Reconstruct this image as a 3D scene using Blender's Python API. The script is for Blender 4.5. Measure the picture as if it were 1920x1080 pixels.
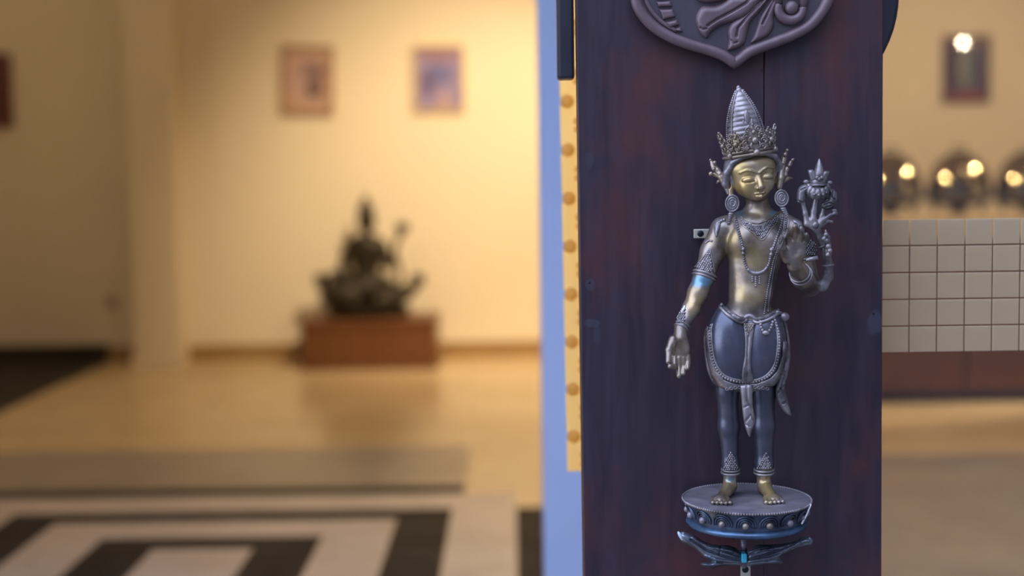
import bpy, bmesh, math, random
import numpy as np
from mathutils import Matrix, Vector
random.seed(7); np.random.seed(7)
for o in list(bpy.data.objects): bpy.data.objects.remove(o)
SC = bpy.context.scene
COL = SC.collection
PI = math.pi

# ------------------------------------------------------------------ camera, sky, light, exposure
FPX = 2667.0                      # focal length in pixels of a 1920 wide frame (50 mm lens)
CAM = np.array([0.0, 0.0, 1.0])
PITCH, ROLL = math.radians(4.42), math.radians(-0.8)
RM = Matrix.Rotation(PI/2-PITCH, 3, 'X') @ Matrix.Rotation(ROLL, 3, 'Z')
cam = bpy.data.cameras.new('camera'); co = bpy.data.objects.new('camera', cam); COL.objects.link(co)
co.matrix_world = Matrix.Translation(CAM) @ RM.to_4x4()
cam.lens = 50.0; cam.sensor_width = 36.0; cam.clip_start = 0.05
cam.dof.use_dof = True; cam.dof.focus_distance = 1.405; cam.dof.aperture_fstop = 2.35
SC.camera = co
SC.view_settings.view_transform = 'Standard'; SC.view_settings.look = 'None'
SC.view_settings.gamma = 1.0; SC.view_settings.use_curve_mapping = False
SC.view_settings.exposure = 0.0
SC.cycles.use_denoising = True
SC.cycles.sample_clamp_indirect = 8.0

wd = bpy.data.worlds.new('sky'); SC.world = wd; wd.use_nodes = True
nt = wd.node_tree; bg = nt.nodes['Background']
tc = nt.nodes.new('ShaderNodeTexCoord'); sx = nt.nodes.new('ShaderNodeSeparateXYZ')
cr = nt.nodes.new('ShaderNodeValToRGB')
nt.links.new(tc.outputs['Generated'], sx.inputs[0]); nt.links.new(sx.outputs['Z'], cr.inputs[0])
cr.color_ramp.elements[0].position = 0.0; cr.color_ramp.elements[0].color = (0.58, 0.63, 0.80, 1)
cr.color_ramp.elements[1].position = 0.7; cr.color_ramp.elements[1].color = (0.54, 0.63, 0.92, 1)
nt.links.new(cr.outputs[0], bg.inputs[0]); bg.inputs[1].default_value = 5.6

WARM = (1.0, 0.76, 0.50)
def light(name, kind, loc, power, color=WARM, size=0.1, rot=None, spot=None, blend=0.6):
    l = bpy.data.lights.new(name, kind); l.energy = power; l.color = color
    if kind == 'AREA': l.shape = 'DISK'; l.size = size
    else: l.shadow_soft_size = size
    if kind == 'SPOT': l.spot_size = math.radians(spot); l.spot_blend = blend
    o = bpy.data.objects.new(name, l); COL.objects.link(o); o.location = loc
    if rot: o.rotation_euler = rot
    return o
def aim(a, b): return (Vector(b)-Vector(a)).to_track_quat('-Z', 'Y').to_euler()
for a_, b_, p_, c_ in (((0.45, 5.0, 2.75), (-0.22, 7.93, 0.95), 520, 54), ((2.3, 5.0, 2.75), (2.42, 7.93, 1.05), 190, 56), ((0.5, 7.0, 2.7), (-0.1, 7.3, 0.0), 90, 100)):
    light('ceiling_wash', 'SPOT', a_, p_, size=0.06, rot=aim(a_, b_), spot=c_, blend=1.0)
for a_, b_, c_ in (((-0.8, 5.5, 2.65), (1.95, 6.4, 0.85), 30), ((3.7, 5.8, 2.6), (2.1, 6.4, 0.85), 42)):
    light('buffet_spot', 'SPOT', a_, 330, size=0.045, rot=aim(a_, b_), spot=c_, blend=0.5)
light('ceiling_spot', 'SPOT', (1.0, 2.7, 2.65), 290, size=0.06, rot=aim((1.0, 2.7, 2.65), (.40, 1.6, .95)), spot=75, blend=0.8)  # added lamp, lights the amber strip and the stickers from behind
light('ceiling_spot', 'SPOT', (1.7, 4.0, 2.75), 150, size=0.05, rot=aim((1.7, 4.0, 2.75), (1.7, 4.0, 0.0)), spot=105, blend=0.9)  # added lamp, brightens the floor on the right
light('ceiling_spot', 'POINT', (-3.3, 6.0, 2.6), 9, size=0.06)  # added dim fill for the left part of the back wall
light('ceiling_spot', 'POINT', (-1.2, 4.6, 2.7), 22, size=0.06)

# ------------------------------------------------------------------ pixel <-> place helpers
RN = np.array(RM)
def ray(px, py):
    px = np.asarray(px, float); py = np.asarray(py, float)
    v = np.stack([(px-960)/FPX, -(py-540)/FPX, -np.ones(np.broadcast(px, py).shape)], -1)
    return v @ RN.T
def P(px, py, Y):                  # the place at depth Y that stands at this spot of the photograph
    r = ray(px, py); t = np.asarray(Y)/r[..., 1]
    return CAM + r*t[..., None]
def Fl(px, py, z=0.0):
    r = ray(px, py); t = (z-CAM[2])/r[..., 2]
    return CAM + r*t[..., None]
Y0 = 1.45                          # front face of the wooden door panel
ORG = P(1398., 932., Y0)           # local origin of everything mounted on the panel
def L(px, py, d):                  # local millimetres, d = millimetres in front of the panel
    p = P(px, py, Y0-np.asarray(d, float)/1000.)
    return np.stack([(p[..., 0]-ORG[0])*1000, (Y0-p[..., 1])*1000, (p[..., 2]-ORG[2])*1000], -1)
def S(r, d=60): return r*(Y0-d/1000.)/FPX*1000
def toPix(x, y, z):
    wx = ORG[0]+x/1000.-CAM[0]; wy = Y0-y/1000.-CAM[1]; wz = ORG[2]+z/1000.-CAM[2]
    c0 = RN[0, 0]*wx+RN[1, 0]*wy+RN[2, 0]*wz
    c1 = RN[0, 1]*wx+RN[1, 1]*wy+RN[2, 1]*wz
    c2 = RN[0, 2]*wx+RN[1, 2]*wy+RN[2, 2]*wz
    return 960-FPX*c0/c2, 540+FPX*c1/c2

# ------------------------------------------------------------------ object helpers
def link_mesh(name, me, mat, parent=None, smooth=True):
    o = bpy.data.objects.new(name, me); COL.objects.link(o)
    if mat is not None and not me.materials: me.materials.append(mat)
    if smooth and len(me.polygons): me.polygons.foreach_set('use_smooth', np.ones(len(me.polygons), bool))
    if parent is not None: o.parent = parent
    return o
def mesh_np(name, v, f):
    me = bpy.data.meshes.new(name); n = len(f)
    me.vertices.add(len(v)); me.vertices.foreach_set('co', np.asarray(v, np.float32).ravel())
    k = f.shape[1]
    me.loops.add(n*k); me.loops.foreach_set('vertex_index', np.asarray(f, np.int32).ravel())
    me.polygons.add(n); me.polygons.foreach_set('loop_start', np.arange(0, n*k, k, dtype=np.int32))
    me.update(calc_edges=True); return me
def empty(name, loc, label, cat, group=None):
    o = bpy.data.objects.new(name, None); COL.objects.link(o); o.location = loc; o.empty_display_size = 0.05
    tag(o, label, cat, group); return o
def tag(o, label=None, cat=None, group=None, kind=None):
    if label: o['label'] = label
    if cat: o['category'] = cat
    if group: o['group'] = group
    if kind: o['kind'] = kind
    return o
class MB:                          # collects shapes into one mesh
    def __init__(s): s.v = []; s.f = []
    def add(s, v, f):
        n = len(s.v); s.v += [tuple(map(float, p)) for p in v]; s.f += [tuple(i+n for i in q) for q in f]
    def box(s, a, b, bev=0.0):
        x0, y0, z0 = a; x1, y1, z1 = b
        if bev <= 0:
            s.add([(x0,y0,z0),(x1,y0,z0),(x1,y1,z0),(x0,y1,z0),(x0,y0,z1),(x1,y0,z1),(x1,y1,z1),(x0,y1,z1)],
                  [(0,3,2,1),(4,5,6,7),(0,1,5,4),(1,2,6,5),(2,3,7,6),(3,0,4,7)])
            return
        bm = bmesh.new(); bmesh.ops.create_cube(bm, size=1)
        for w in bm.verts: w.co = Vector(((x0+x1)/2+w.co.x*(x1-x0), (y0+y1)/2+w.co.y*(y1-y0), (z0+z1)/2+w.co.z*(z1-z0)))
        bmesh.ops.bevel(bm, geom=list(bm.edges), offset=bev, segments=2, profile=0.6, affect='EDGES')
        s.add([w.co for w in bm.verts], [[w.index for w in f.verts] for f in bm.faces] if not bm.verts.index_update() else 0); bm.free()
    def tube(s, pts, rad, n=8, caps=True):
        pts = [np.asarray(p, float) for p in pts]; m = len(pts)
        rad = [rad]*m if np.isscalar(rad) else rad
        T = [pts[min(i+1, m-1)]-pts[max(i-1, 0)] for i in range(m)]
        T = [t/(np.linalg.norm(t)+1e-9) for t in T]
        u = np.cross(T[0], [0.13, 0.91, 0.29]); u /= np.linalg.norm(u)+1e-9
        v = []; f = []
        for i in range(m):
            u = u-T[i]*np.dot(u, T[i]); u /= np.linalg.norm(u)+1e-9; w = np.cross(T[i], u)
            for k in range(n):
                a = 2*PI*k/n; v.append(pts[i]+rad[i]*(math.cos(a)*u+math.sin(a)*w))
        for i in range(m-1):
            for k in range(n):
                f.append((i*n+k, i*n+(k+1) % n, (i+1)*n+(k+1) % n, (i+1)*n+k))
        if caps: f.append(tuple(range(n))[::-1]); f.append(tuple((m-1)*n+k for k in range(n)))
        s.add(v, f)
    def sphere(s, c, r, nu=8, nv=6, sc=(1, 1, 1), R=None):
        v = []; f = []; c = np.asarray(c, float)
        for j in range(nv+1):
            b = PI*j/nv
            for i in range(nu):
                a = 2*PI*i/nu; p = np.array([math.sin(b)*math.cos(a)*sc[0], math.sin(b)*math.sin(a)*sc[1], math.cos(b)*sc[2]])*r
                if R is not None: p = R @ p
                v.append(c+p)
        for j in range(nv):
            for i in range(nu): f.append((j*nu+i, (j+1)*nu+i, (j+1)*nu+(i+1) % nu, j*nu+(i+1) % nu))
        s.add(v, f)
    def lathe(s, prof, n=48, c=(0, 0, 0), R=None, sq=1.0):
        v = []; f = []; c = np.asarray(c, float)
        for r, z in prof:
            for i in range(n):
                a = 2*PI*i/n; p = np.array([r*math.cos(a), r*math.sin(a)*sq, z])
                if R is not None: p = R @ p
                v.append(c+p)
        for j in range(len(prof)-1):
            for i in range(n): f.append((j*n+i, j*n+(i+1) % n, (j+1)*n+(i+1) % n, (j+1)*n+i))
        s.add(v, f)
    def build(s, name, mat, parent=None, smooth=True, sc=1.0, shift=None):
        v = np.array(s.v)*sc
        if shift is not None: v = v+np.asarray(shift)
        me = bpy.data.meshes.new(name); me.from_pydata(v.tolist(), [], s.f); 
        bm = bmesh.new(); bm.from_mesh(me); bmesh.ops.remove_doubles(bm, verts=bm.verts, dist=1e-7)
        bmesh.ops.recalc_face_normals(bm, faces=bm.faces); bm.to_mesh(me); bm.free()
        return link_mesh(name, me, mat, parent, smooth)
def mm(v):                         # local millimetres (x right, y out of the panel, z up) -> metres in the parent's frame
    v = np.asarray(v, float); return np.stack([v[:, 0], -v[:, 1], v[:, 2]], -1)/1000.
def build_mm(mb, name, mat, parent, smooth=True):
    mb.v = [tuple(p) for p in mm(np.array(mb.v))]; return mb.build(name, mat, parent, smooth)
def crom(pts, n=8):                # smooth curve through points
    p = np.asarray(pts, float); q = np.vstack([2*p[0]-p[1], p, 2*p[-1]-p[-2]]); out = []
    for i in range(1, len(q)-2):
        for k in range(n):
            t = k/n
            out.append(0.5*((2*q[i])+(-q[i-1]+q[i+1])*t+(2*q[i-1]-5*q[i]+4*q[i+1]-q[i+2])*t*t+(-q[i-1]+3*q[i]-3*q[i+1]+q[i+2])*t**3))
    out.append(p[-1]); return np.array(out)
def even(pts, step):               # points at even spacing along a polyline
    p = np.asarray(pts, float); s = np.r_[0, np.cumsum(np.linalg.norm(np.diff(p, axis=0), axis=1))]
    n = max(2, int(round(s[-1]/step))+1); t = np.linspace(0, s[-1], n)
    return np.stack([np.interp(t, s, p[:, k]) for k in range(p.shape[1])], -1)

# ------------------------------------------------------------------ distance-field sculpting
class Vol:
    def __init__(s, lo, hi, h):
        s.lo = np.asarray(lo, float); s.h = h
        s.n = np.ceil((np.asarray(hi, float)-s.lo)/h).astype(int)+1
        s.ax = [(s.lo[k]+h*np.arange(s.n[k])).astype(np.float32) for k in range(3)]
        s.D = np.full(s.n, 50., np.float32)
    def box(s, lo, hi):
        a = np.clip(np.floor((np.asarray(lo)-s.lo)/s.h).astype(int), 0, s.n); b = np.clip(np.ceil((np.asarray(hi)-s.lo)/s.h).astype(int)+1, 0, s.n)
        sl = tuple(slice(a[k], b[k]) for k in range(3))
        return sl, s.ax[0][sl[0]][:, None, None], s.ax[1][sl[1]][None, :, None], s.ax[2][sl[2]][None, None, :]
    def add(s, fn, lo, hi, k=0.0):
        sl, x, y, z = s.box(lo, hi)
        if any(q.stop <= q.start for q in sl): return
        b = fn(x, y, z); a = s.D[sl]
        if k > 0:
            h = np.clip(0.5+0.5*(b-a)/k, 0, 1); s.D[sl] = b*(1-h)+a*h-k*h*(1-h)
        else: s.D[sl] = np.minimum(a, b)
    def cut(s, fn, lo, hi, k=0.5):
        sl, x, y, z = s.box(lo, hi)
        b = -fn(x, y, z); a = s.D[sl]
        h = np.clip(0.5-0.5*(b-a)/k, 0, 1); s.D[sl] = b*(1-h)+a*h+k*h*(1-h)
    def cap(s, a, b, ra, rb, k=2.0, neg=False):
        a = np.asarray(a, float); b = np.asarray(b, float); ba = b-a; q = float(ba @ ba)+1e-9
        def fn(x, y, z):
            t = np.clip(((x-a[0])*ba[0]+(y-a[1])*ba[1]+(z-a[2])*ba[2])/q, 0, 1)
            return np.sqrt((x-a[0]-t*ba[0])**2+(y-a[1]-t*ba[1])**2+(z-a[2]-t*ba[2])**2)-(ra+(rb-ra)*t)
        m = max(ra, rb)+k+2*s.h
        (s.cut if neg else s.add)(fn, np.minimum(a, b)-m, np.maximum(a, b)+m, k)
    def chain(s, pts, rad, k=2.0, neg=False):
        for i in range(len(pts)-1): s.cap(pts[i], pts[i+1], rad[i], rad[i+1], k, neg)
    def ell(s, c, r, k=2.0, R=None, neg=False):
        c = np.asarray(c, float); r = np.asarray(r, float); R = np.eye(3) if R is None else R
        def fn(x, y, z):
            X = x-c[0]; Y = y-c[1]; Z = z-c[2]
            p = [(R[0, i]*X+R[1, i]*Y+R[2, i]*Z) for i in range(3)]
            k0 = np.sqrt(sum((p[i]/r[i])**2 for i in range(3))); k1 = np.sqrt(sum((p[i]/r[i]**2)**2 for i in range(3)))
            return k0*(k0-1)/np.maximum(k1, 1e-6)
        m = r.max()+k+2*s.h
        (s.cut if neg else s.add)(fn, c-m, c+m, k)
    def mesh(s, name, flip=False):
        v, f = nets(s.D, s.lo, s.h); return mesh_np(name, mm(v), f[:, ::-1])
def nets(D, lo, h):
    S_ = D < 0; n = np.array(D.shape)
    cnt = np.zeros(n-1, np.int8)
    for i in (0, 1):
        for j in (0, 1):
            for k in (0, 1): cnt += S_[i:n[0]-1+i, j:n[1]-1+j, k:n[2]-1+k]
    cells = np.argwhere((cnt > 0) & (cnt < 8)); idx = np.full(n-1, -1, np.int32)
    idx[tuple(cells.T)] = np.arange(len(cells))
    acc = np.zeros((len(cells), 3)); num = np.zeros(len(cells))
    corners = [(i, j, k) for i in (0, 1) for j in (0, 1) for k in (0, 1)]
    val = {c: D[cells[:, 0]+c[0], cells[:, 1]+c[1], cells[:, 2]+c[2]] for c in corners}
    for c in corners:
        for ax in range(3):
            if c[ax] == 0:
                e = list(c); e[ax] = 1; a = val[c]; b = val[tuple(e)]; m = (a < 0) != (b < 0)
                t = np.where(m, a/np.where(m, a-b, 1), 0)
                p = np.tile(np.array(c, float), (len(cells), 1)); p[:, ax] = t
                acc[m] += p[m]; num += m
    v = lo+h*(cells+acc/num[:, None])
    F = []
    for ax in range(3):
        a = [slice(0, n[k]) for k in range(3)]; b = list(a); a[ax] = slice(0, n[ax]-1); b[ax] = slice(1, n[ax])
        ch = S_[tuple(a)] != S_[tuple(b)]; e = np.argwhere(ch); o1, o2 = (ax+1) % 3, (ax+2) % 3
        ok = (e[:, o1] > 0) & (e[:, o2] > 0) & (e[:, o1] < n[o1]-1) & (e[:, o2] < n[o2]-1); e = e[ok]
        ins = S_[tuple(e.T)]
        q = []
        for d1, d2 in ((-1, -1), (0, -1), (0, 0), (-1, 0)):
            w = e.copy(); w[:, o1] += d1; w[:, o2] += d2; q.append(idx[tuple(w.T)])
        q = np.stack(q, -1); q[~ins] = q[~ins][:, ::-1]; F.append(q)
    return v, np.vstack(F)
def polysdf(px, py, poly):
    poly = np.asarray(poly, float); d = np.full(np.broadcast(px, py).shape, 1e9); ins = np.zeros(d.shape, bool)
    for i in range(len(poly)):
        a = poly[i]; b = poly[(i+1) % len(poly)]; e = b-a
        t = np.clip(((px-a[0])*e[0]+(py-a[1])*e[1])/(e @ e+1e-9), 0, 1)
        d = np.minimum(d, (px-a[0]-t*e[0])**2+(py-a[1]-t*e[1])**2)
        c = ((a[1] <= py) & (b[1] > py)) | ((b[1] <= py) & (a[1] > py))
        xx = a[0]+(py-a[1])/(e[1] if abs(e[1]) > 1e-9 else 1e-9)*e[0]
        ins ^= c & (px < xx)
    d = np.sqrt(d); return np.where(ins, -d, d)
def linesdf(px, py, pts):
    pts = np.asarray(pts, float); d = np.full(np.broadcast(px, py).shape, 1e9)
    for i in range(len(pts)-1):
        a = pts[i]; e = pts[i+1]-a
        t = np.clip(((px-a[0])*e[0]+(py-a[1])*e[1])/(e @ e+1e-9), 0, 1)
        d = np.minimum(d, (px-a[0]-t*e[0])**2+(py-a[1]-t*e[1])**2)
    return np.sqrt(d)
def relief(name, mat, parent, poly, d0, thick, bevel, grooves=(), ridges=(), back=2.0, h=0.7, smooth_outline=True, back_dome=False, attr=None):
    """a carved piece with this outline, domed to `thick` mm, standing d0 mm in front of the panel (number or surface)"""
    if smooth_outline: poly = crom(list(poly)+[poly[0]], 5)[:-1]
    poly = np.asarray(poly, float); lo2, hi2 = poly.min(0)-2, poly.max(0)+2
    if callable(d0):
        gx, gy = np.meshgrid(np.linspace(lo2[0], hi2[0], 30), np.linspace(lo2[1], hi2[1], 30)); dd = d0(gx, gy); dmin, dmax = dd.min(), dd.max()
    else: dmin = dmax = d0
    cs = np.array([L(x, y, d) for x in (lo2[0], hi2[0]) for y in (lo2[1], hi2[1]) for d in (dmin-back-2, dmax+thick+3)])
    lo, hi = cs.min(0)-2*h, cs.max(0)+2*h; lo[1] = dmin-back-2-(thick if back_dome else 0); hi[1] = dmax+thick+4
    V = Vol(lo, hi, h); x, y, z = V.box(lo, hi)[1:]
    px, py = toPix(x+0*y+0*z, y+0*x+0*z, z+0*x+0*y)
    d2 = polysdf(px, py, poly)
    base = d0(px, py) if callable(d0) else d0
    t = np.clip(-d2/bevel, 0, 1); H = thick*np.sqrt(np.maximum(0, 1-(1-t)**2))
    for g, w, dep in grooves: H = H-dep*np.clip(1-linesdf(px, py, g)/w, 0, 1)**0.7
    for g, w, dep in ridges: H = H+dep*np.sqrt(np.clip(1-(linesdf(px, py, g)/w)**2, 0, 1))
    D = np.maximum((y-base)-H, d2*0.53)
    D = np.maximum(D, (base-H-y) if back_dome else (base-back-y))
    V.D = D.astype(np.float32)
    me = V.mesh(name)
    return link_mesh(name, me, mat, parent)

# ------------------------------------------------------------------ materials
class N:
    def __init__(s, name):
        s.m = bpy.data.materials.new(name); s.m.use_nodes = True; s.t = s.m.node_tree; s.b = s.t.nodes['Principled BSDF']
        s.out = s.t.nodes['Material Output']
    def n(s, ty, **kw):
        q = s.t.nodes.new('ShaderNode'+ty)
        for k, v in kw.items(): setattr(q, k, v)
        return q
    def l(s, a, b): s.t.links.new(a, b)
    def coord(s, kind='Object', scale=(1, 1, 1)):
        c = s.n('TexCoord'); mp = s.n('Mapping'); mp.inputs['Scale'].default_value = scale
        s.l(c.outputs[kind], mp.inputs[0]); return mp.outputs[0]
    def noise(s, scale, detail=4, rough=0.55, co=None, dist=0.0):
        q = s.n('TexNoise'); q.inputs['Scale'].default_value = scale; q.inputs['Detail'].default_value = detail
        q.inputs['Roughness'].default_value = rough; q.inputs['Distortion'].default_value = dist
        s.l(co if co is not None else s.coord(), q.inputs['Vector']); return q.outputs['Fac']
    def ramp(s, fac, a, b, ca=(0, 0, 0, 1), cb=(1, 1, 1, 1)):
        q = s.n('ValToRGB'); e = q.color_ramp.elements; e[0].position = a; e[1].position = b
        e[0].color = ca if len(ca) == 4 else (*ca, 1); e[1].color = cb if len(cb) == 4 else (*cb, 1)
        s.l(fac, q.inputs[0]); return q.outputs[0]
    def mix(s, fac, a, b):
        q = s.n('Mix'); q.data_type = 'RGBA'
        for v, i in ((fac, 0), (a, 6), (b, 7)):
            if isinstance(v, tuple): q.inputs[i].default_value = (*v, 1) if len(v) == 3 else v
            elif isinstance(v, (int, float)): q.inputs[i].default_value = v
            else: s.l(v, q.inputs[i])
        return q.outputs[2]
    def math(s, op, a, b=0.0, clamp=False):
        q = s.n('Math'); q.operation = op; q.use_clamp = clamp
        for v, i in ((a, 0), (b, 1)):
            if isinstance(v, (int, float)): q.inputs[i].default_value = v
            else: s.l(v, q.inputs[i])
        return q.outputs[0]
    def attr(s, name):
        q = s.n('Attribute'); q.attribute_name = name; return q.outputs['Fac']
    def set(s, **kw):
        for k, v in kw.items():
            i = s.b.inputs[k.replace('_', ' ')]
            if isinstance(v, tuple): i.default_value = (*v, 1) if len(v) == 3 else v
            elif isinstance(v, (int, float)): i.default_value = v
            else: s.l(v, i)
        return s
    def bump(s, h, strength=0.3, dist=0.001):
        q = s.n('Bump'); q.inputs['Strength'].default_value = strength; q.inputs['Distance'].default_value = dist
        s.l(h, q.inputs['Height']); s.l(q.outputs[0], s.b.inputs['Normal']); return s
def plain(name, col, rough=0.5, metal=0.0, var=0.12, scale=30, bump=0.15, coat=0.0, bd=0.001):
    m = N(name); f = m.noise(scale)
    m.set(Base_Color=m.mix(f, tuple(c*(1-var) for c in col), tuple(min(1, c*(1+var)) for c in col)), Roughness=rough, Metallic=metal, Coat_Weight=coat)
    if bump: m.bump(m.noise(scale*4), bump, bd)
    return m.m

def bronze(name, base=(0.33, 0.30, 0.31), low=(0.10, 0.092, 0.10), metal=0.72, rough=0.34, warm=0.0):
    m = N(name); n1 = m.noise(38, 5, 0.6); n2 = m.noise(150, 3); n3 = m.noise(16, 3)
    c = m.mix(m.ramp(n1, 0.36, 0.62), low, base)
    if warm: c = m.mix(m.math('MULTIPLY', m.ramp(n3, 0.35, 0.65), warm), c, (0.30, 0.21, 0.11))
    c = m.mix(m.attr('dark'), c, m.mix(n1, (0.045, 0.048, 0.065), (0.115, 0.118, 0.15)))
    w = m.math('MULTIPLY', m.attr('wear'), m.ramp(m.noise(34, 4), 0.28, 0.68), True)
    c = m.mix(w, c, m.mix(n3, (0.50, 0.33, 0.13), (0.42, 0.34, 0.13)))
    p = m.math('MULTIPLY', m.attr('patina'), m.ramp(m.noise(45, 4), 0.25, 0.5), True)
    c = m.mix(p, c, (0.13, 0.25, 0.33))
    m.set(Base_Color=c, Metallic=metal, Roughness=m.math('ADD', m.math('MULTIPLY', n2, 0.22), rough-0.11))
    m.bump(m.math('ADD', m.math('MULTIPLY', n1, 0.6), m.math('MULTIPLY', n2, 0.4)), 0.35, 0.0006)
    return m.m
M_BRZ = bronze('aged_bronze', (0.30, 0.255, 0.225), (0.085, 0.072, 0.064))
M_ORN = bronze('tarnished_bronze', (0.30, 0.27, 0.275), (0.085, 0.076, 0.08), 0.55, 0.36)
M_GLD = bronze('warm_bronze', (0.29, 0.26, 0.24), (0.085, 0.078, 0.075), 0.65, 0.34, warm=0.5)
M_DRK = bronze('dark_bronze', (0.100, 0.104, 0.14), (0.070, 0.075, 0.10), 0.7, 0.26)
M_PED = bronze('blue_bronze', (0.10, 0.13, 0.19), (0.036, 0.046, 0.07), 0.7, 0.32)
M_TOP = bronze('grey_bronze', (0.24, 0.22, 0.25), (0.13, 0.12, 0.145), 0.4, 0.40)
M_FOL = bronze('foliage_bronze', (0.22, 0.25, 0.30), (0.06, 0.07, 0.095), 0.7, 0.36)
M_FRNG = bronze('blue_patina_bronze', (0.07, 0.14, 0.24), (0.05, 0.085, 0.14), 0.6, 0.30)
M_STEEL = plain('bracket_metal', (0.50, 0.48, 0.38), 0.4, 0.6)
M_SCREW = plain('black_screw', (0.012, 0.012, 0.016), 0.4, 0.5)
M_TURQ = plain('turquoise_glaze', (0.05, 0.42, 0.55), 0.35)
M_WHITE = plain('white_paint', (0.72, 0.72, 0.72), 0.6)

def wood_panel():
    m = N('stained_wood'); co_ = m.coord('Object', (1, 1, 0.12)); g = m.noise(55, 6, 0.65, co_, 0.4); big = m.noise(7, 4, 0.6, m.coord('Object', (1, 1, 0.7)))
    f2 = m.noise(220, 3, 0.6, co_)
    c = m.mix(m.ramp(g, 0.3, 0.7), (0.015, 0.010, 0.018), (0.033, 0.021, 0.032))
    c = m.mix(m.math('MULTIPLY', m.ramp(big, 0.48, 0.68), 0.9), c, (0.070, 0.020, 0.020))
    # pale scuffs by both edges and a dark crack
    oc = m.coord('Object'); sp = m.n('SeparateXYZ'); m.l(oc, sp.inputs[0]); X, Z = sp.outputs['X'], sp.outputs['Z']
    wob = m.math('MULTIPLY', m.math('SUBTRACT', m.noise(45, 4), 0.5), 1.6)
    for (px, py, rx, ry, s) in ((1640, 600, 18, 26, 0.85), (1112, 606, 16, 9, 0.6), (1120, 628, 9, 18, 0.4), (1108, 533, 10, 12, 0.5), (1105, 300, 9, 18, 0.35)):
        q = L(px, py, 0)/1000.; 
        dx = m.math('DIVIDE', m.math('SUBTRACT', X, float(q[0])), S(rx, 0)/1000.); dz = m.math('DIVIDE', m.math('SUBTRACT', Z, float(q[2])), S(ry, 0)/1000.)
        r = m.math('SQRT', m.math('ADD', m.math('MULTIPLY', dx, dx), m.math('MULTIPLY', dz, dz)))
        k = m.ramp(m.math('ADD', r, wob), 0.75, 1.05, (1, 1, 1), (0, 0, 0))
        c = m.mix(m.math('MULTIPLY', k, s*.8), c, (0.045, 0.045, 0.065))
    m.set(Base_Color=c, Roughness=m.math('ADD', m.math('MULTIPLY', g, 0.25), 0.30), Specular_IOR_Level=0.38)
    m.bump(m.math('ADD', m.math('MULTIPLY', g, 0.7), m.math('MULTIPLY', f2, 0.3)), 0.22, 0.0008); return m.m
M_WOOD = wood_panel()
def carve_wood(name, a, b, rough=0.42):
    m = N(name); g = m.noise(40, 5, 0.6, m.coord('Object', (1, 1, 0.35))); f = m.noise(300, 3)
    m.set(Base_Color=m.mix(m.ramp(g, 0.3, 0.7), a, b), Roughness=rough); m.bump(m.math('ADD', g, m.math('MULTIPLY', f, 0.5)), 0.25, 0.0007); return m.m
M_CARVE = carve_wood('carved_wood', (0.030, 0.024, 0.034), (0.055, 0.043, 0.055))
M_CARVE2 = carve_wood('carved_leaf_wood', (0.070, 0.047, 0.055), (0.120, 0.082, 0.090))
M_BLACK = carve_wood('black_wood', (0.008, 0.009, 0.016), (0.016, 0.016, 0.028))

M_WALL = plain('cream_plaster', (0.80, 0.70, 0.50), 0.85, 0, 0.03, 3, 0.1)
M_CEIL = plain('white_ceiling', (0.75, 0.70, 0.60), 0.9, 0, 0.03, 3, 0.05)
M_FACADE = plain('facade_plaster', (0.25, 0.25, 0.27), 0.9, 0, 0.06, 5, 0.2)
M_GROUND = plain('grey_paving', (0.16, 0.16, 0.17), 0.8, 0, 0.15, 6, 0.3)
def marble(name, a, b, rough=0.16, scale=2.5, spec=0.45):
    m = N(name); f = m.noise(scale, 7, 0.62, None, 0.7); m.set(Base_Color=m.mix(m.ramp(f, 0.35, 0.68), a, b), Roughness=rough, Specular_IOR_Level=spec)
    m.bump(m.noise(9, 2), 0.02, 0.002); return m.m
M_FLOOR = marble('cream_marble', (0.66, 0.50, 0.28), (0.74, 0.58, 0.35), 0.2)
M_MGREY = marble('grey_marble', (0.30, 0.26, 0.22), (0.40, 0.35, 0.30), 0.28, 4, 0.3)
M_MDARK = marble('black_marble', (0.030, 0.027, 0.026), (0.060, 0.055, 0.052), 0.55, 5, 0.04)
M_MLITE = marble('pale_marble', (0.56, 0.50, 0.45), (0.68, 0.62, 0.57), 0.30, 5, 0.25)
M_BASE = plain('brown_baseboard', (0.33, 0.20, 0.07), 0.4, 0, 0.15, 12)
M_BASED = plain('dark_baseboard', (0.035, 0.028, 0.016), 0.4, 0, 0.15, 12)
M_BLUE = plain('pale_blue_paint', (0.40, 0.56, 0.92), 0.55, 0, 0.05, 6, 0.1)  # white post paint with the blue of the daylight mixed into it
M_PLINTH = carve_wood('brown_plinth_wood', (0.125, 0.044, 0.010), (0.18, 0.066, 0.015))
M_COUNTER = carve_wood('counter_wood', (0.075, 0.027, 0.004), (0.12, 0.046, 0.008))
M_STONE = plain('counter_stone', (0.62, 0.47, 0.28), 0.3, 0, 0.12, 8)
M_BACKST = plain('dark_statue_bronze', (0.035, 0.028, 0.016), 0.42, 0.5, 0.35, 14)
M_DOME = plain('polished_steel', (0.34, 0.28, 0.18), 0.04, 1.0, 0.10, 5, 0)
M_PAN = plain('dull_steel', (0.10, 0.085, 0.055), 0.35, 0.8, 0.2, 8, 0)
M_GILT = plain('gilt_wood', (0.80, 0.56, 0.16), 0.38, 0.25, 0.10, 25)
def thin(name, a, b, k):
    m = N(name); f = m.noise(20, 3); t = m.n('BsdfTranslucent'); c = m.mix(f, a, b); m.l(c, t.inputs[0]); m.set(Base_Color=c, Roughness=.5)
    mx = m.n('MixShader'); mx.inputs[0].default_value = k; m.l(m.b.outputs[0], mx.inputs[1]); m.l(t.outputs[0], mx.inputs[2]); m.l(mx.outputs[0], m.out.inputs['Surface']); return m.m
M_PARCH = thin('amber_translucent_sheet', (0.95, 0.80, 0.42), (0.98, 0.87, 0.55), .8)
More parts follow.
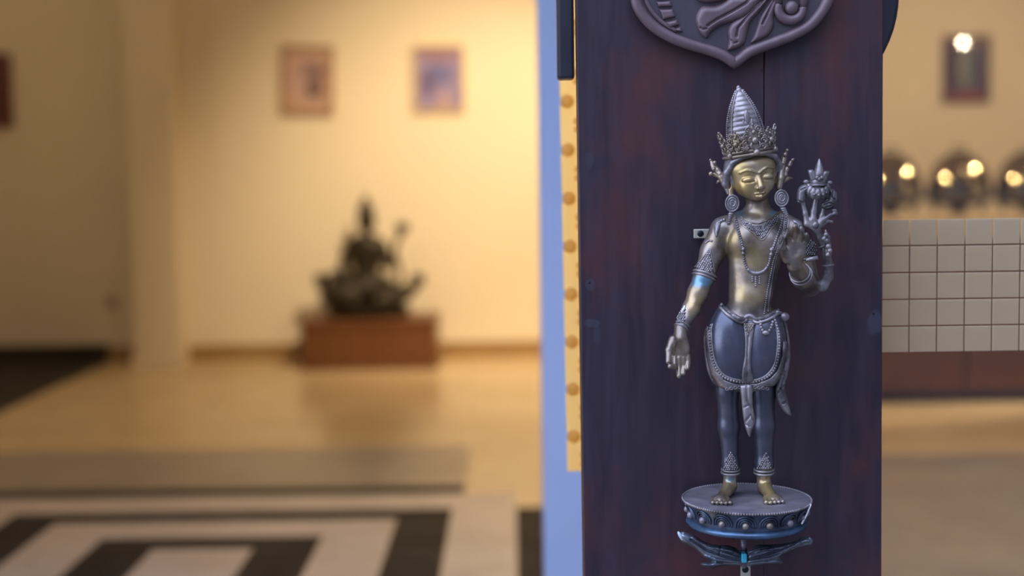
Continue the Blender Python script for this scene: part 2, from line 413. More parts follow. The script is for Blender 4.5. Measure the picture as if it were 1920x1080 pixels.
M_SPOT = thin('brown_translucent_spot', (0.70, 0.48, 0.17), (0.78, 0.56, 0.22), .75)
M_STUD = plain('brown_boss', (0.34, 0.20, 0.05), 0.4, 0.3, 0.2, 30)

# ------------------------------------------------------------------ the room
def struct(name, mb, mat, smooth=False): return tag(mb.build(name, mat, None, smooth), kind='structure')
def box_struct(name, a, b, mat, bev=0.0):
    m = MB(); m.box(a, b, bev); return struct(name, m, mat)
YB = float(Fl(690., 671.)[1])                 # back wall
XL, XR, YF, ZC = -4.3, 3.95, 1.62, 2.85
floor = box_struct('floor', (XL, 1.40, -0.10), (XR, YB+0.2, 0.0), M_FLOOR)
box_struct('ground', (-6, -7, -0.12), (6, 1.40, -0.02), M_GROUND)
box_struct('wall_back', (XL-.2, YB, 0), (XR+.2, YB+0.2, ZC), M_WALL)
box_struct('wall_left', (XL-.2, YF, 0), (XL, YB, ZC), M_WALL)
box_struct('wall_right', (XR, YF, 0), (XR+.2, YB, ZC), M_WALL)
box_struct('ceiling', (XL-.2, YF-.15, ZC), (XR+.2, YB+.2, ZC+0.15), M_CEIL)
fm = MB(); fm.box((-6, YF-.12, -0.02), (-1.35, YF, 4.0)); fm.box((1.55, YF-.12, -0.02), (6, YF, 4.0)); fm.box((-1.35, YF-.12, 2.35), (1.55, YF, 4.0))
struct('wall_front', fm, M_FACADE)
box_struct('wall_south', (-6, -4.7, -.02), (6, -4.5, 4.3), M_FACADE)  # added out of view to cut off the low sky light
box_struct('wall_east', (1.5, -4.5, -.02), (1.7, YF-.12, 5.5), M_FACADE)  # added out of view, keeps sky light off the right side
pa, pb = P(250., 600., YB-0.22), P(337., 600., YB-0.22)
box_struct('trim_1', (pa[0], YB-0.22, 0), (pb[0], YB, ZC), M_WALL, 0.008)     # pilaster on the back wall
def bb(name, x0, x1, mat, h=0.085): return box_struct(name, (x0, YB-0.018, 0), (x1, YB, h), mat, 0.004)
bb('baseboard_right', pb[0], XR, M_BASE)
xk = P(205., 650., YB)[0]
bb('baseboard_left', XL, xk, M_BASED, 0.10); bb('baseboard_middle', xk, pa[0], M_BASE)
box_struct('trim_2', (pa[0]-.012, YB-0.235, 0), (pb[0]+.012, YB-0.22, 0.07), M_WALL, 0.003)

# inlaid marble bands of the floor, each slab a piece of its own
def slab(name, x0, x1, y0, y1, mat):
    m = MB(); e = 0.0015; m.box((x0+e, y0+e, -0.02), (x1-e, y1-e, 0.0015)); o = m.build(name, mat, floor, False); return o
def fy(px, py): return float(Fl(float(px), float(py))[1])
def fx(px, py): return float(Fl(float(px), float(py))[0])
def ring(name, x0, x1, y0, y1, w, wy, mat):       # rectangular frame of four bands
    slab(name, x0, x1, y1-wy, y1, mat); slab(name, x0, x1, y0, y0+wy, mat)
    slab(name, x0, x0+w, y0+wy, y1-wy, mat); slab(name, x1-w, x1, y0+wy, y1-wy, mat)
yA = fy(400, 843); yB_ = fy(400, 917); yC = fy(400, 932); yD = fy(400, 960)
xr0 = fx(877, 880); xr1 = fx(858, 945); xr2 = fx(968, 975)
nx = 6; x_left = -3.6
for i in range(nx):                            # grey field behind the pattern
    a = x_left+(xr0-x_left)*i/nx; b = x_left+(xr0-x_left)*(i+1)/nx
    slab('marble_slab', a, b, yB_, yA, M_MGREY)
slab('dark_band', x_left, xr0, yC, yB_, M_MDARK)
slab('pale_band', x_left, xr2, yD, yC, M_MLITE)
R1 = fx(846, 965); wdk = R1-fx(740, 985)
Lx = fx(30, 965); w2 = fx(740, 985)-fx(616, 985); w3 = 0.21
cy1 = yD; cy0 = 1.9
slab('pale_band', R1, xr2, cy0, cy1, M_MLITE)
slab('dark_band', xr2, xr2+0.6, cy0, cy1, M_MDARK)
ring('dark_band', Lx, R1, cy0, cy1, wdk, .125, M_MDARK)
t1 = wdk
ring('pale_band', Lx+t1, R1-t1, cy0+.125, cy1-.125, w2, .19, M_MLITE)
t2 = wdk+w2; wi = fx(610, 1040)-fx(490, 1040)
ring('dark_band', Lx+t2, R1-t2, cy0+.315, cy1-.315, wi, .125, M_MDARK)
t3 = t2+wi
slab('pale_slab', Lx+t3, R1-t3, cy0+.44, cy1-.44, M_MLITE)
slab('pale_band', x_left, Lx, cy0, cy1, M_MLITE)
for i in range(4): slab('marble_slab', xr2+0.62+0.55*i, xr2+0.62+0.55*(i+1), cy0, fy(1790, 850), M_MGREY)
xd = fx(30, 760); slab('dark_border', XL+.05, xd, fy(0, 790), YB-0.03, M_MDARK)  # floor made darker at the far left

# white post behind the panel, blue daylight put into its colour
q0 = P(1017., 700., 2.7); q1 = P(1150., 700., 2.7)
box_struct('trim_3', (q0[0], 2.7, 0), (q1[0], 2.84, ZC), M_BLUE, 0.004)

# ------------------------------------------------------------------ pictures on the back wall
def art(name, base, blobs, rough=0.35):
    m = N(name); co_ = m.coord('Object'); sp = m.n('SeparateXYZ'); m.l(co_, sp.inputs[0])
    c = m.mix(m.noise(18, 4), base, tuple(x*1.5 for x in base)); wob = m.math('MULTIPLY', m.math('SUBTRACT', m.noise(14, 4), 0.5), 0.9)
    for (u, v, ru, rv, col) in blobs:
        dx = m.math('DIVIDE', m.math('SUBTRACT', sp.outputs['X'], u), ru); dz = m.math('DIVIDE', m.math('SUBTRACT', sp.outputs['Z'], v), rv)
        r = m.math('ADD', m.math('SQRT', m.math('ADD', m.math('MULTIPLY', dx, dx), m.math('MULTIPLY', dz, dz))), wob)
        c = m.mix(m.ramp(r, 0.7, 1.15, (1, 1, 1), (0, 0, 0)), c, col)
    m.set(Base_Color=c, Roughness=rough); return m.m
def picture(x0, x1, y0, y1, mframe, mart, label, fw=0.028, tilt=0.0, glass=None):
    a, b = P(float(x0), float(y1), YB-.03), P(float(x1), float(y0), YB-.03); w, h = b[0]-a[0], b[2]-a[2]
    r = empty('framed_picture', ((a[0]+b[0])/2, YB-0.002, (a[2]+b[2])/2), label, 'picture'); r.rotation_euler = (0, tilt, 0)
    m = MB()
    for (xa, xb, za, zb) in ((-w/2, w/2, h/2-fw, h/2), (-w/2, w/2, -h/2, -h/2+fw), (-w/2, -w/2+fw, -h/2+fw, h/2-fw), (w/2-fw, w/2, -h/2+fw, h/2-fw)):
        m.box((xa, -0.03, za), (xb, 0, zb), 0.004)
    m.build('frame', mframe, r, False)
    m = MB(); m.box((-w/2+fw, -0.014, -h/2+fw), (w/2-fw, -0.002, h/2-fw)); m.build('canvas', mart, r, False)
    if glass:
        m = MB(); m.box((-w/2+fw, -0.020, -h/2+fw), (w/2-fw, -0.017, h/2-fw)); m.build('picture_glass', glass, r, False)
    return r
F_BR = plain('brown_frame', (0.40, 0.25, 0.14), 0.4); F_GD = plain('golden_frame', (0.62, 0.45, 0.18), 0.4, 0.2); F_BK = plain('dark_red_frame', (0.14, 0.045, 0.035), 0.4)
picture(528, 624, 84, 216, F_BR, art('art_tan', (0.42, 0.27, 0.20), [(0.0, 0.0, 0.11, 0.14, (0.50, 0.34, 0.29)), (0.03, 0.05, .08, .06, (.30, .19, .18)), (0.03, -0.04, .04, .06, (0.10, 0.06, 0.05)), (0.06, 0.0, 0.03, .12, (0.24, 0.14, 0.12))]),
        'brown framed picture of a pale figure, hung nearest the pilaster', tilt=0.03)
picture(776, 870, 84, 209, F_GD, art('art_violet', (0.23, 0.18, 0.30), [(0.0, 0.13, 0.13, 0.05, (0.28, 0.16, 0.22)), (0.0, 0.02, 0.11, 0.07, (0.15, 0.14, 0.31)), (-0.06, -0.03, 0.04, 0.08, (0.12, 0.09, 0.20)), (0.03, -0.12, 0.04, 0.05, (0.42, 0.28, 0.28))]),
        'violet picture in a thin golden frame, hung above the raised lotus of the seated statue', fw=0.014)
def clear(name, tint=(1, 1, 1)):
    m = N(name); tr = m.n('BsdfTransparent'); tr.inputs[0].default_value = (*tint, 1); gl = m.n('BsdfGlossy'); gl.inputs['Roughness'].default_value = 0.02
    fr = m.n('Fresnel'); fr.inputs['IOR'].default_value = 1.45; mx = m.n('MixShader')
    m.l(fr.outputs[0], mx.inputs[0]); m.l(tr.outputs[0], mx.inputs[1]); m.l(gl.outputs[0], mx.inputs[2]); m.l(mx.outputs[0], m.out.inputs['Surface'])
    return m.m
M_GLASS = clear('clear_glass', (0.97, 0.98, 0.98)); M_PGL = clear('picture_glazing')
picture(1768, 1858, 66, 192, F_BK, art('art_dark', (0.06, 0.035, 0.06), [(0.05, .02, .07, .12, (.05, .05, .085)), (-0.01, 0.0, 0.035, 0.13, (0.27, 0.27, 0.20)), (0.0, -0.155, 0.15, 0.035, (0.34, 0.07, 0.055)), (0.0, 0.14, 0.10, 0.03, (0.24, 0.10, 0.10)), (0.07, 0.03, 0.03, 0.08, (0.02, 0.02, 0.05))]),
        'dark red framed picture with a lamp reflected in its glass, above the chafing dishes', fw=0.02, glass=M_PGL)
picture(-72, 17, 100, 240, F_BK, art('art_far_left', (0.06, 0.02, 0.03), [(0.1, 0, .05, .1, (.1, .04, .06))]), 'dark framed picture hung on the wall over the dark baseboard, beyond the pilaster', fw=0.045)

# switch plate by the pilaster
a = P(210., 567., YB)
m = MB(); m.box((-.028, -.010, -.028), (.028, 0, .028), .004); sk = m.build('wall_socket', plain('socket_plastic', (0.35, 0.22, 0.12), 0.4), None, False)
sk.location = (a[0], YB, a[2]); tag(sk, 'small square brown socket low on the wall beside the pilaster', 'socket')
m = MB(); m.sphere((0, -.010, 0), .012, 12, 6, (1, .3, 1)); m.build('socket_cover', M_STUD, sk)

# ------------------------------------------------------------------ seated statue on its plinth
YP = fy(690, 674)-0.0
YPc = YB-0.28
pl0, pl1 = P(563., 672., YB-.5), P(821., 672., YB-.5)
pw = pl1[0]-pl0[0]; pzt = P(690., 601., YB-.5)[2]
plinth = empty('wooden_plinth', ((pl0[0]+pl1[0])/2, YB-.27, 0), 'low reddish brown wooden plinth under the seated dark statue', 'plinth')
m = MB(); m.box((-pw/2+.012, -.215, 0.02), (pw/2-.012, .215, pzt-.025), .004); m.build('plinth_body', M_PLINTH, plinth, False)
m = MB(); m.box((-pw/2, -.23, pzt-.025), (pw/2, .23, pzt), .005); m.build('plinth_top', M_PLINTH, plinth, False)
m = MB(); m.box((-pw/2, -.23, 0), (pw/2, .23, .02), .003); m.build('plinth_foot', M_PLINTH, plinth, False)
seat = empty('seated_statue', (plinth.location[0]+P(692., 600., YB-.27)[0]-(pl0[0]+pl1[0])/2*1.0, YB-.27, pzt), 'dark bronze seated figure holding a lotus, on the wooden plinth', 'statue')
sxo = float(seat.location[0]); u_ = (YB-.27)/FPX*1000           # millimetres per pixel there
def B(px, py, d=0): return np.array([(px-692)*u_, d, (599-py)*u_])
V = Vol((-340, -190, -5), (340, 190, 680), 5.0)
V.ell(B(690, 492), (76, 55, 100), 25); V.ell(B(690, 465), (105, 58, 62), 25)            # torso, shoulders
V.ell(B(688, 535), (135, 80, 62), 25)
V.chain([B(690, 452), B(692, 425)], [30, 28], 12); V.ell(B(691, 420), (52, 50, 56), 8)   # head
V.cap(B(691, 408), B(690, 376), 46, 16, 8)                                              # tall hair
V.chain([B(664, 465), B(648, 500, 20), B(640, 530, 70)], [34, 30, 24], 12)             # arms
V.chain([B(717, 465), B(730, 497, 15), B(716, 480, 75)], [34, 30, 24], 12)
V.chain([B(690, 548, 20), B(630, 556, 70), B(665, 566, 120)], [66, 54, 36], 20)         # folded legs
V.chain([B(690, 548, 20), B(748, 556, 70), B(715, 566, 120)], [66, 54, 36], 20)
body_b = link_mesh('body', V.mesh('seated_body'), M_BACKST, seat)
V = Vol((-320, -180, 0), (320, 180, 110), 5.0)
V.ell(B(690, 590), (205, 135, 26), 5); V.ell(B(690, 572), (195, 125, 22), 14)
link_mesh('lotus_base', V.mesh('lotus_base'), M_BACKST, seat)
pm = MB(); pm.sphere((0, 0, 0), 1, 10, 6)
for k in range(14):
    t = 2*PI*k/14; m = MB(); m.sphere((198*math.cos(t), 130*math.sin(t), 34), 28, 8, 6, (1, .7, 1.1)); build_mm(m, 'petal', M_BACKST, seat)
m = MB()
for t in (-60, -30, 0, 30, 60):
    tt = math.radians(t); m.tube([B(691, 402)+np.array([38*math.sin(tt), 34*math.cos(tt), 0]), B(691, 388)+np.array([48*math.sin(tt), 38*math.cos(tt), 0])], [12, 2], 6)
build_mm(m, 'crown', M_BACKST, seat)
for sgn, pts, end in ((1, [(735, 560), (752, 520), (742, 478), (757, 440)], (758, 434)), (-1, [(640, 565), (612, 560), (604, 540), (602, 528)], (603, 528)), (1, [(748, 565), (772, 560), (782, 545), (784, 532)], (785, 530))):
    m = MB(); c = crom([B(x, y) for x, y in pts], 6); m.tube(c, 14, 8); st = build_mm(m, 'lotus_stem', M_BACKST, seat)
    m = MB(); e = B(*end)
    for k in range(6):
        t = 2*PI*k/6; m.sphere(e+np.array([20*math.cos(t), 20*math.sin(t), 4]), 22, 8, 6, (.8, .8, 1.3))
    m.sphere(e+np.array([0, 0, 10]), 18, 8, 6, (1, 1, 1.3)); build_mm(m, 'lotus_flower', M_BACKST, seat)
m = MB()
for x, y, r in ((618, 548, 38), (634, 536, 40), (612, 562, 34), (772, 548, 32), (758, 560, 38), (652, 524, 40), (625, 520, 26), (640, 550, 44), (735, 545, 40), (790, 535, 24), (604, 540, 30)): m.sphere(B(x, y), r, 8, 6, (1, .6, 1))
build_mm(m, 'scroll_foliage', M_BACKST, seat)

# ------------------------------------------------------------------ buffet counter and chafing dishes
YC_ = fy(1790, 757); cz = P(1790., 405., YC_+.05)[2]
cl, cr_ = P(1600., 700., YC_)[0], XR-.06
counter = empty('buffet_counter', ((cl+cr_)/2, YC_+.36, 0), 'long brown wooden counter with a stone top under the chafing dishes', 'counter')
hw = (cr_-cl)/2
m = MB(); m.box((-hw-.02, -.38, cz-.10), (hw+.02, .38, cz), .006); m.build('counter_top', M_STONE, counter, False)
m = MB(); m.box((-hw, -.30, 0), (hw, .34, .07)); m.build('toe_kick', M_BLACK, counter, False)
npan = 5
for k in range(npan):
    m = MB(); m.box((-hw+2*hw*k/npan+.004, -.36, .055), (-hw+2*hw*(k+1)/npan-.004, -.30, cz-.10), .006); m.build('front_panel', M_COUNTER, counter, False)
m = MB(); m.box((-hw+.005, -.30, .07), (hw-.005, .34, cz-.10)); m.build('carcass', M_COUNTER, counter, False)
def dish(label):
    r = empty('chafing_dish', (0, 0, 0), label, 'chafing dish', 'chafing dishes on the counter')
    R_ = .142
    m = MB(); m.lathe([(R_*math.cos(t), .098+.182*math.sin(t)) for t in np.linspace(0, PI/2*.985, 18)]+[(0.001, .281)], 40); m.build('dome_lid', M_DOME, r)
    m = MB(); m.lathe([(.0005, .042), (.10, .042), (.130, .062), (.140, .085), (.148, .085), (.148, .098), (.140, .1), (.0005, .1)], 40); m.build('pan', M_PAN, r)
    m = MB(); m.tube([(-.03, 0, .283), (-.03, 0, .30), (.03, 0, .30), (.03, 0, .283)], .006, 8); m.build('lid_handle', M_PAN, r)
    m = MB(); c = [(.141*math.cos(t), .141*math.sin(t), .076) for t in np.linspace(0, 2*PI, 33)]; m.tube(c, .008, 6, False); m.build('stand_ring', M_PAN, r)
    for k in range(4):
        t = PI/4+k*PI/2; m = MB(); c_, s_ = math.cos(t), math.sin(t)
        m.tube([(.130*c_, .130*s_, .080), (.112*c_, .112*s_, .05), (.098*c_, .098*s_, .028), (.108*c_, .108*s_, 0.015)], [.013, .015, .012, .014], 8); m.build('leg', M_PAN, r)
    m = MB(); m.lathe([(.0005, .004), (.04, .004), (.042, .035), (.036, .038), (.0005, .038)], 20); m.build('burner', M_PAN, r)
    return r
def copy_tree(o, parent=None):
    c = o.copy(); COL.objects.link(c)
    if parent is not None: c.parent = parent
    for ch in list(o.children): copy_tree(ch, c)
    return c
d0_ = dish('first round domed chafing dish on the counter, beside the wooden pillar')
labs = ['first round domed steel chafing dish on the counter, beside the wooden pillar', 'middle round steel chafing dish on the counter, under the dark red picture', 'third steel chafing dish along the counter, farthest from the wooden pillar', 'chafing dish farthest right along the counter, beyond the view']
for k, px in enumerate((1669, 1797, 1925)):
    d = d0_ if k == 0 else copy_tree(d0_)
    c = P(float(px), 400., YC_+.30); d.location = (c[0], YC_+.30, cz); d['label'] = labs[k]; d.rotation_euler = (0, 0, .2)

# wall lamp on the right wall (its reflection shows in the glazed picture)
pc = P(1806., 80., YB-.02); kf = 1.52
slx, sly, slz = pc[0]*kf, YB-(kf-1)*YB, 1+(pc[2]-1)*kf
EM = N('lamp_glow'); EM.set(Base_Color=(1, .9, .7), Emission_Color=(1.0, .85, .6), Emission_Strength=420.0)
lamp = empty('wall_lamp', (XR, sly, slz), 'small globe wall lamp on a gilt arm by the buffet counter', 'lamp')
m = MB(); m.lathe([(.001, 0), (.05, 0), (.045, .015), (.001, .018)], 20, R=np.array([[0, 0, -1], [0, 1, 0], [1, 0, 0]])); m.build('wall_plate', M_GILT, lamp)
m = MB(); m.tube([(-.01, 0, 0), (slx-XR+.03, 0, 0)], .009, 8); m.build('arm', M_GILT, lamp)
m = MB(); m.sphere((slx-XR, 0, 0), .022, 20, 14); m.build('globe', EM.m, lamp)

# ------------------------------------------------------------------ glass door leaf with square stickers
door = empty('door_1', (0, Y0+.05, 0), None, None); tag(door, kind='structure')
xa = P(1120., 500., Y0+.05)[0]; xb = 1.30
m = MB(); m.box((xa, 0.0, .02), (xb, .010, 2.25)); glass = m.build('glass_pane', M_GLASS, door, False)
m = MB(); m.box((xa, -.01, .0), (xb, .02, .02)); m.build('bottom_rail', M_STEEL, door, False)
m = MB(); m.box((xa, -.01, 2.25), (xb, .02, 2.34)); m.build('top_rail', M_STEEL, door, False)
VN = N('sticker_film'); fn = VN.noise(9, 3)
VN.set(Base_Color=VN.mix(fn, (0.52, 0.455, 0.32), (0.57, 0.50, 0.37)), Roughness=.75); tl = VN.n('BsdfTranslucent'); tl.inputs[0].default_value = (.95, .88, .74, 1)
mx = VN.n('MixShader'); mx.inputs[0].default_value = .72; VN.l(VN.b.outputs[0], mx.inputs[1]); VN.l(tl.outputs[0], mx.inputs[2]); VN.l(mx.outputs[0], VN.out.inputs['Surface'])
g0 = P(1705.5, 410., Y0+.05); pit = (P(1912., 500., Y0+.05)[0]-P(1705., 500., Y0+.05)[0])/4; gap = pit*.058
pz = (P(1780., 410., Y0+.05)[2]-P(1780., 659., Y0+.05)[2]+gap*.6)/5; gz = P(1780., 410., Y0+.05)[2]; gx0 = P(1705., 500., Y0+.05)[0]
sqm = None
for r in range(5):
    for c in range(-2, 8):
        if sqm is None:
            m = MB(); m.box((gap/2, -.0012, -pz+gap/2), (pit-gap/2, -.0002, -gap/2)); o = m.build('square_sticker', VN.m, glass, False); sqm = o.data
        else: o = bpy.data.objects.new('square_sticker', sqm); COL.objects.link(o); o.parent = glass
        o.location = (gx0+pit*c, 0, gz+gap*.3-pz*r)

# ------------------------------------------------------------------ wooden door panel
panel = empty('wooden_pillar', tuple(ORG), 'tall flat dark stained wooden pillar with a carved medallion, behind the bronze figure', 'pillar')
zt = (2.2-ORG[2])*1000; zb = (0.03-ORG[2])*1000; xc = L(1433., 200., 0)[0]
def edge(p, q):                 # line through two measured places, at the bottom and the top of the board
    a, b = L(*p, 0), L(*q, 0); f = lambda z: a[0]+(b[0]-a[0])*(z-a[2])/(b[2]-a[2]); return f(zb), f(zt)
el, er = edge((1081.5, 20.), (1095.5, 1060.)), edge((1656., 20.), (1653., 1060.)); xl, xr = min(el), max(er)
for (e0, e1_) in ((el, (xc-.25, xc-.25)), ((xc+.25, xc+.25), er)):       # two boards with a fine joint
    m = MB(); bv = 1.0
    ringb = lambda y, o: [(e0[0]+o, y, zb+o), (e1_[0]-o, y, zb+o), (e1_[1]-o, y, zt-o), (e0[1]+o, y, zt-o)]
    m.add(ringb(-40, 0)+ringb(-bv, 0)+ringb(0, bv*.8), [(0, 1, 2, 3), (8, 9, 10, 11)]+[(4*r+k, 4*r+(k+1) % 4, 4*r+4+(k+1) % 4, 4*r+4+k) for r in (0, 1) for k in range(4)])
    build_mm(m, 'board', M_WOOD, panel, False)
zj = L(1433., 236., 0)[2]
m = MB(); m.box((xc-.7, -30, zb), (xc+.7, -0.25, zj), 0); build_mm(m, 'joint_filler', M_WOOD, panel, False)
for (px, py) in ((1105, 530), (1638, 588), (1428, 132)):
    m = MB(); m.sphere(L(px, py, 0), 1.3, 8, 6, (1, .4, 1)); build_mm(m, 'nail', M_SCREW, panel)

half = [(1183, -4), (1187, 14), (1200, 36), (1222, 58), (1252, 76), (1290, 91), (1325, 101), (1350, 110), (1366, 119)]
outl = half+[(1377.5, 128)]+[(1390, 118), (1405, 106), (1430, 96), (1465, 83), (1498, 69), (1525, 53), (1546, 30), (1558, 10), (1562, -4)]
up = [(1563, -60), (1540, -130), (1480, -185), (1372, -215), (1265, -185), (1205, -130), (1182, -60)]
outl = np.array(outl+up, float); cen = np.array([1373, -40.])
inner = cen+(outl-cen)*np.array([0.905, 0.885]); 
med = relief('medallion', M_CARVE, panel, outl, 0.0, 13, 13, back=1, h=1.1, smooth_outline=False)
# rim: a rounded moulding following the outline
m = MB(); mid = cen+(outl-cen)*np.array([.953, .945]); cl_ = np.vstack([crom(mid, 4), mid[:1]])
def rimcurve(poly, d, r, n=10, sharp=9):
    p = np.vstack([crom(poly[:sharp+1], 4), crom(poly[sharp:], 4)[1:], poly[:1]]); return [L(x, y, d) for x, y in p]
m.tube(rimcurve(mid, 13, 0), [5.6]*len(rimcurve(mid, 13, 0)), 12, False); build_mm(m, 'rim', M_CARVE2, med)
m = MB(); in2 = cen+(outl-cen)*np.array([.86, .845]); c = [L(x, y, 12.6) for x, y in crom(in2[0:5], 5)]; m.tube(c, 2.6, 8); build_mm(m, 'inner_moulding', M_CARVE2, med)
def leaf(poly, thick, bevel, gr=(), d0=11.5): return relief('leaf', M_CARVE2, med, poly, d0, thick, bevel, grooves=gr, h=.8)
leaf([(1372, -8), (1345, 9), (1318, 11), (1306, 26), (1304, 42), (1312, 62), (1325, 73), (1333, 62), (1350, 50), (1378, 40), (1402, 30), (1422, 8), (1432, -8)], 8, 13,
     [([(1327, 48), (1345, 36), (1375, 20), (1400, 5), (1410, -8)], 3.0, 3.2), ([(1314, 52), (1318, 55), (1325, 54)], 2.4, 2.5)])
leaf([(1437, -8), (1415, 10), (1395, 28), (1372, 42), (1364, 58), (1366, 76), (1364, 94), (1380, 93), (1396, 82), (1402, 62), (1408, 42), (1425, 22), (1447, -8)], 8, 10,
     [([(1381, 68), (1384, 52), (1400, 33), (1425, 8), (1438, -8)], 2.6, 3.2), ([(1371, 76), (1376, 81), (1383, 79)], 2.2, 2.2)])
leaf([(1455, -8), (1438, 10), (1425, 30), (1418, 50), (1412, 68), (1406, 82), (1424, 76), (1442, 66), (1452, 48), (1452, 28), (1462, -8)], 6, 9, [([(1430, 45), (1440, 24), (1452, 0)], 2.4, 2.6)])
leaf([(1300, -10), (1310, 2), (1330, 6), (1352, 2), (1372, -10)], 8, 8)
m = MB(); sp_ = [(1483+(8+19*t)*math.cos(2.2+5.2*t), 17+(8+19*t)*math.sin(2.2+5.2*t)) for t in np.linspace(0.55, 1.0, 26)]
t_ = [(1482+23*math.cos(a), 16+22*math.sin(a)) for a in np.linspace(-0.1, 3.5, 26)]
m.tube([L(x, y, 15) for x, y in t_], [5.2*(.75+.25*math.sin(PI*i/25)) for i in range(26)], 10)
m.tube([L(x, y, 14) for x, y in [(1505, 16), (1508, -4), (1500, -20)]], [4, 5, 5], 8); m.tube([L(x, y, 14) for x, y in [(1460, 8), (1456, -8), (1462, -22)]], [4.4, 5, 5], 8)
build_mm(m, 'scroll', M_CARVE2, med)
m = MB(); m.sphere(L(1484, 15, 14), 7.2, 18, 12, (1, .9, 1)); build_mm(m, 'scroll_ball', M_CARVE2, med)
m = MB(); m.sphere(L(1492, -14, 14), 6, 14, 10, (2.4, .7, .8)); build_mm(m, 'scroll_leaf', M_CARVE2, med)
ribs = [[(1228, -14), (1252, -14), (1256, -2), (1230, -1)], [(1230, 2), (1257, 1), (1262, 13), (1234, 14)], [(1235, 17), (1262, 16), (1268, 32), (1243, 38)], [(1247, 41), (1269, 36), (1275, 47), (1256, 53)], [(1260, 55), (1276, 50), (1281, 60), (1274, 61)]]
for p in ribs: relief('rib', M_CARVE2, med, p, 11.5, 5.5, 5, h=.8, smooth_outline=False)
# dark pieces of the carved bracket behind the panel
xw = lambda px, py, d: L(px, py, d)
m = MB(); a = L(1044.5, 151, -70); b = L(1077, 151, -52); m.box((a[0], -74, a[2]), (b[0], -44, a[2]+150), 3.0); build_mm(m, 'rear_block', M_BLACK, panel, False)
cq = L(1462, -5, -55); m = MB(); rr = S(218, -55)
m.lathe([(.1, 12), (rr-4, 12), (rr, 8), (rr, -8), (rr-4, -12), (.1, -12)], 64, c=(cq[0], -57, cq[2]), R=np.array([[1, 0, 0], [0, 0, 1], [0, 1, 0]])); build_mm(m, 'rear_roundel', M_BLACK, panel, False)

# ------------------------------------------------------------------ thin translucent amber strip left of the panel
ys = 1.78
a, b = P(1049., 140., ys), P(1064., 884., ys); e1 = P(1120., 500., ys)
strip = empty('amber_strip', (a[0], ys, b[2]), 'narrow glowing amber strip with brown round spots beside the dark wooden pillar', 'strip')
hgt = 0.95; sw = e1[0]-a[0]; pitch_ = abs(P(1056., 880., ys)[2]-P(1056., 190., ys)[2])/7.7; z1 = P(1056., 190., ys)[2]-b[2]
zs = [z1+pitch_*k for k in range(-9, 6) if 0.012 < z1+pitch_*k < hgt-.01]
lean = (b[0]-a[0])/(P(1049., 140., ys)[2]-b[2])
def xe(z): return (b[0]-a[0])-lean*z
ol = [(sw, 0), (xe(0), 0)]
for z in zs:
    for q in np.linspace(-1, 1, 7): ol.append((xe(z)+.0035*math.sqrt(max(0, 1-q*q)), z+.006*q))
ol += [(xe(hgt), hgt), (sw, hgt)]; n_ = len(ol)
m = MB(); m.add([(x, 0, z) for x, z in ol]+[(x, .004, z) for x, z in ol], [tuple(range(n_)), tuple(range(2*n_-1, n_-1, -1))]+[(k, (k+1) % n_, n_+(k+1) % n_, n_+k) for k in range(n_)])
m.build('sheet', M_PARCH, strip, False)
for z in zs:
    m = MB(); m.lathe([(.0001, -.002), (.006, -.002), (.0085, -.0005), (.0085, 0)], 16, (xe(z)+.0085, -.0003, z), np.array([[1, 0, 0], [0, 0, 1], [0, 1, 0]])); m.build('spot', M_SPOT, strip)
    for dz in (.40, .58):
        m = MB(); m.lathe([(.0001, -.0015), (.0035, -.0015), (.0048, -.0005), (.0048, 0)], 12, (xe(z)+.021, -.0003, z-pitch_*dz), np.array([[1, 0, 0], [0, 0, 1], [0, 1, 0]])); m.build('small_spot', M_SPOT, strip)

# ================================================================== THE BRONZE STANDING FIGURE
ST = empty('standing_statue', tuple(ORG), 'aged bronze crowned standing figure holding a lotus, mounted on the dark wooden pillar', 'statue')
D_ = 62.0
lo = L(1240, 955, 60)-np.array([0, 0, 4]); hi = L(1552, 268, 60)
VB = Vol((lo[0], 30, lo[2]), (hi[0], 138, hi[2]), 0.62)
def cp(px, py, d): return L(px, py, d)
# torso
VB.ell(cp(1418, 456, 62), (S(58), 20, S(56)), 6)
VB.cap(cp(1376, 424, 58), cp(1466, 422, 58), S(19), S(19), 9)
VB.ell(cp(1393, 452, 70), (S(27), 12.5, S(27)), 6); VB.ell(cp(1444, 452, 70), (S(27), 12.5, S(27)), 6)
for t in np.linspace(0, 1, 5):
    VB.ell(cp(1414-6*t, 490+62*t, 62), (S(44-7*t+4*max(0, t-.7)), 18+2*t, S(30)), 8)
VB.ell(cp(1405, 566, 68), (S(36), 16, S(32)), 8)
VB.ell(cp(1402, 612, 60), (S(66), 26, S(48)), 8)
# neck
VB.cap(cp(1421, 360, 56), cp(1420, 412, 56), S(20), S(23), 5)
VB.cap(cp(1420, 402, 54), cp(1372, 418, 55), S(17), S(15), 7); VB.cap(cp(1420, 402, 54), cp(1470, 416, 55), S(17), S(15), 7)
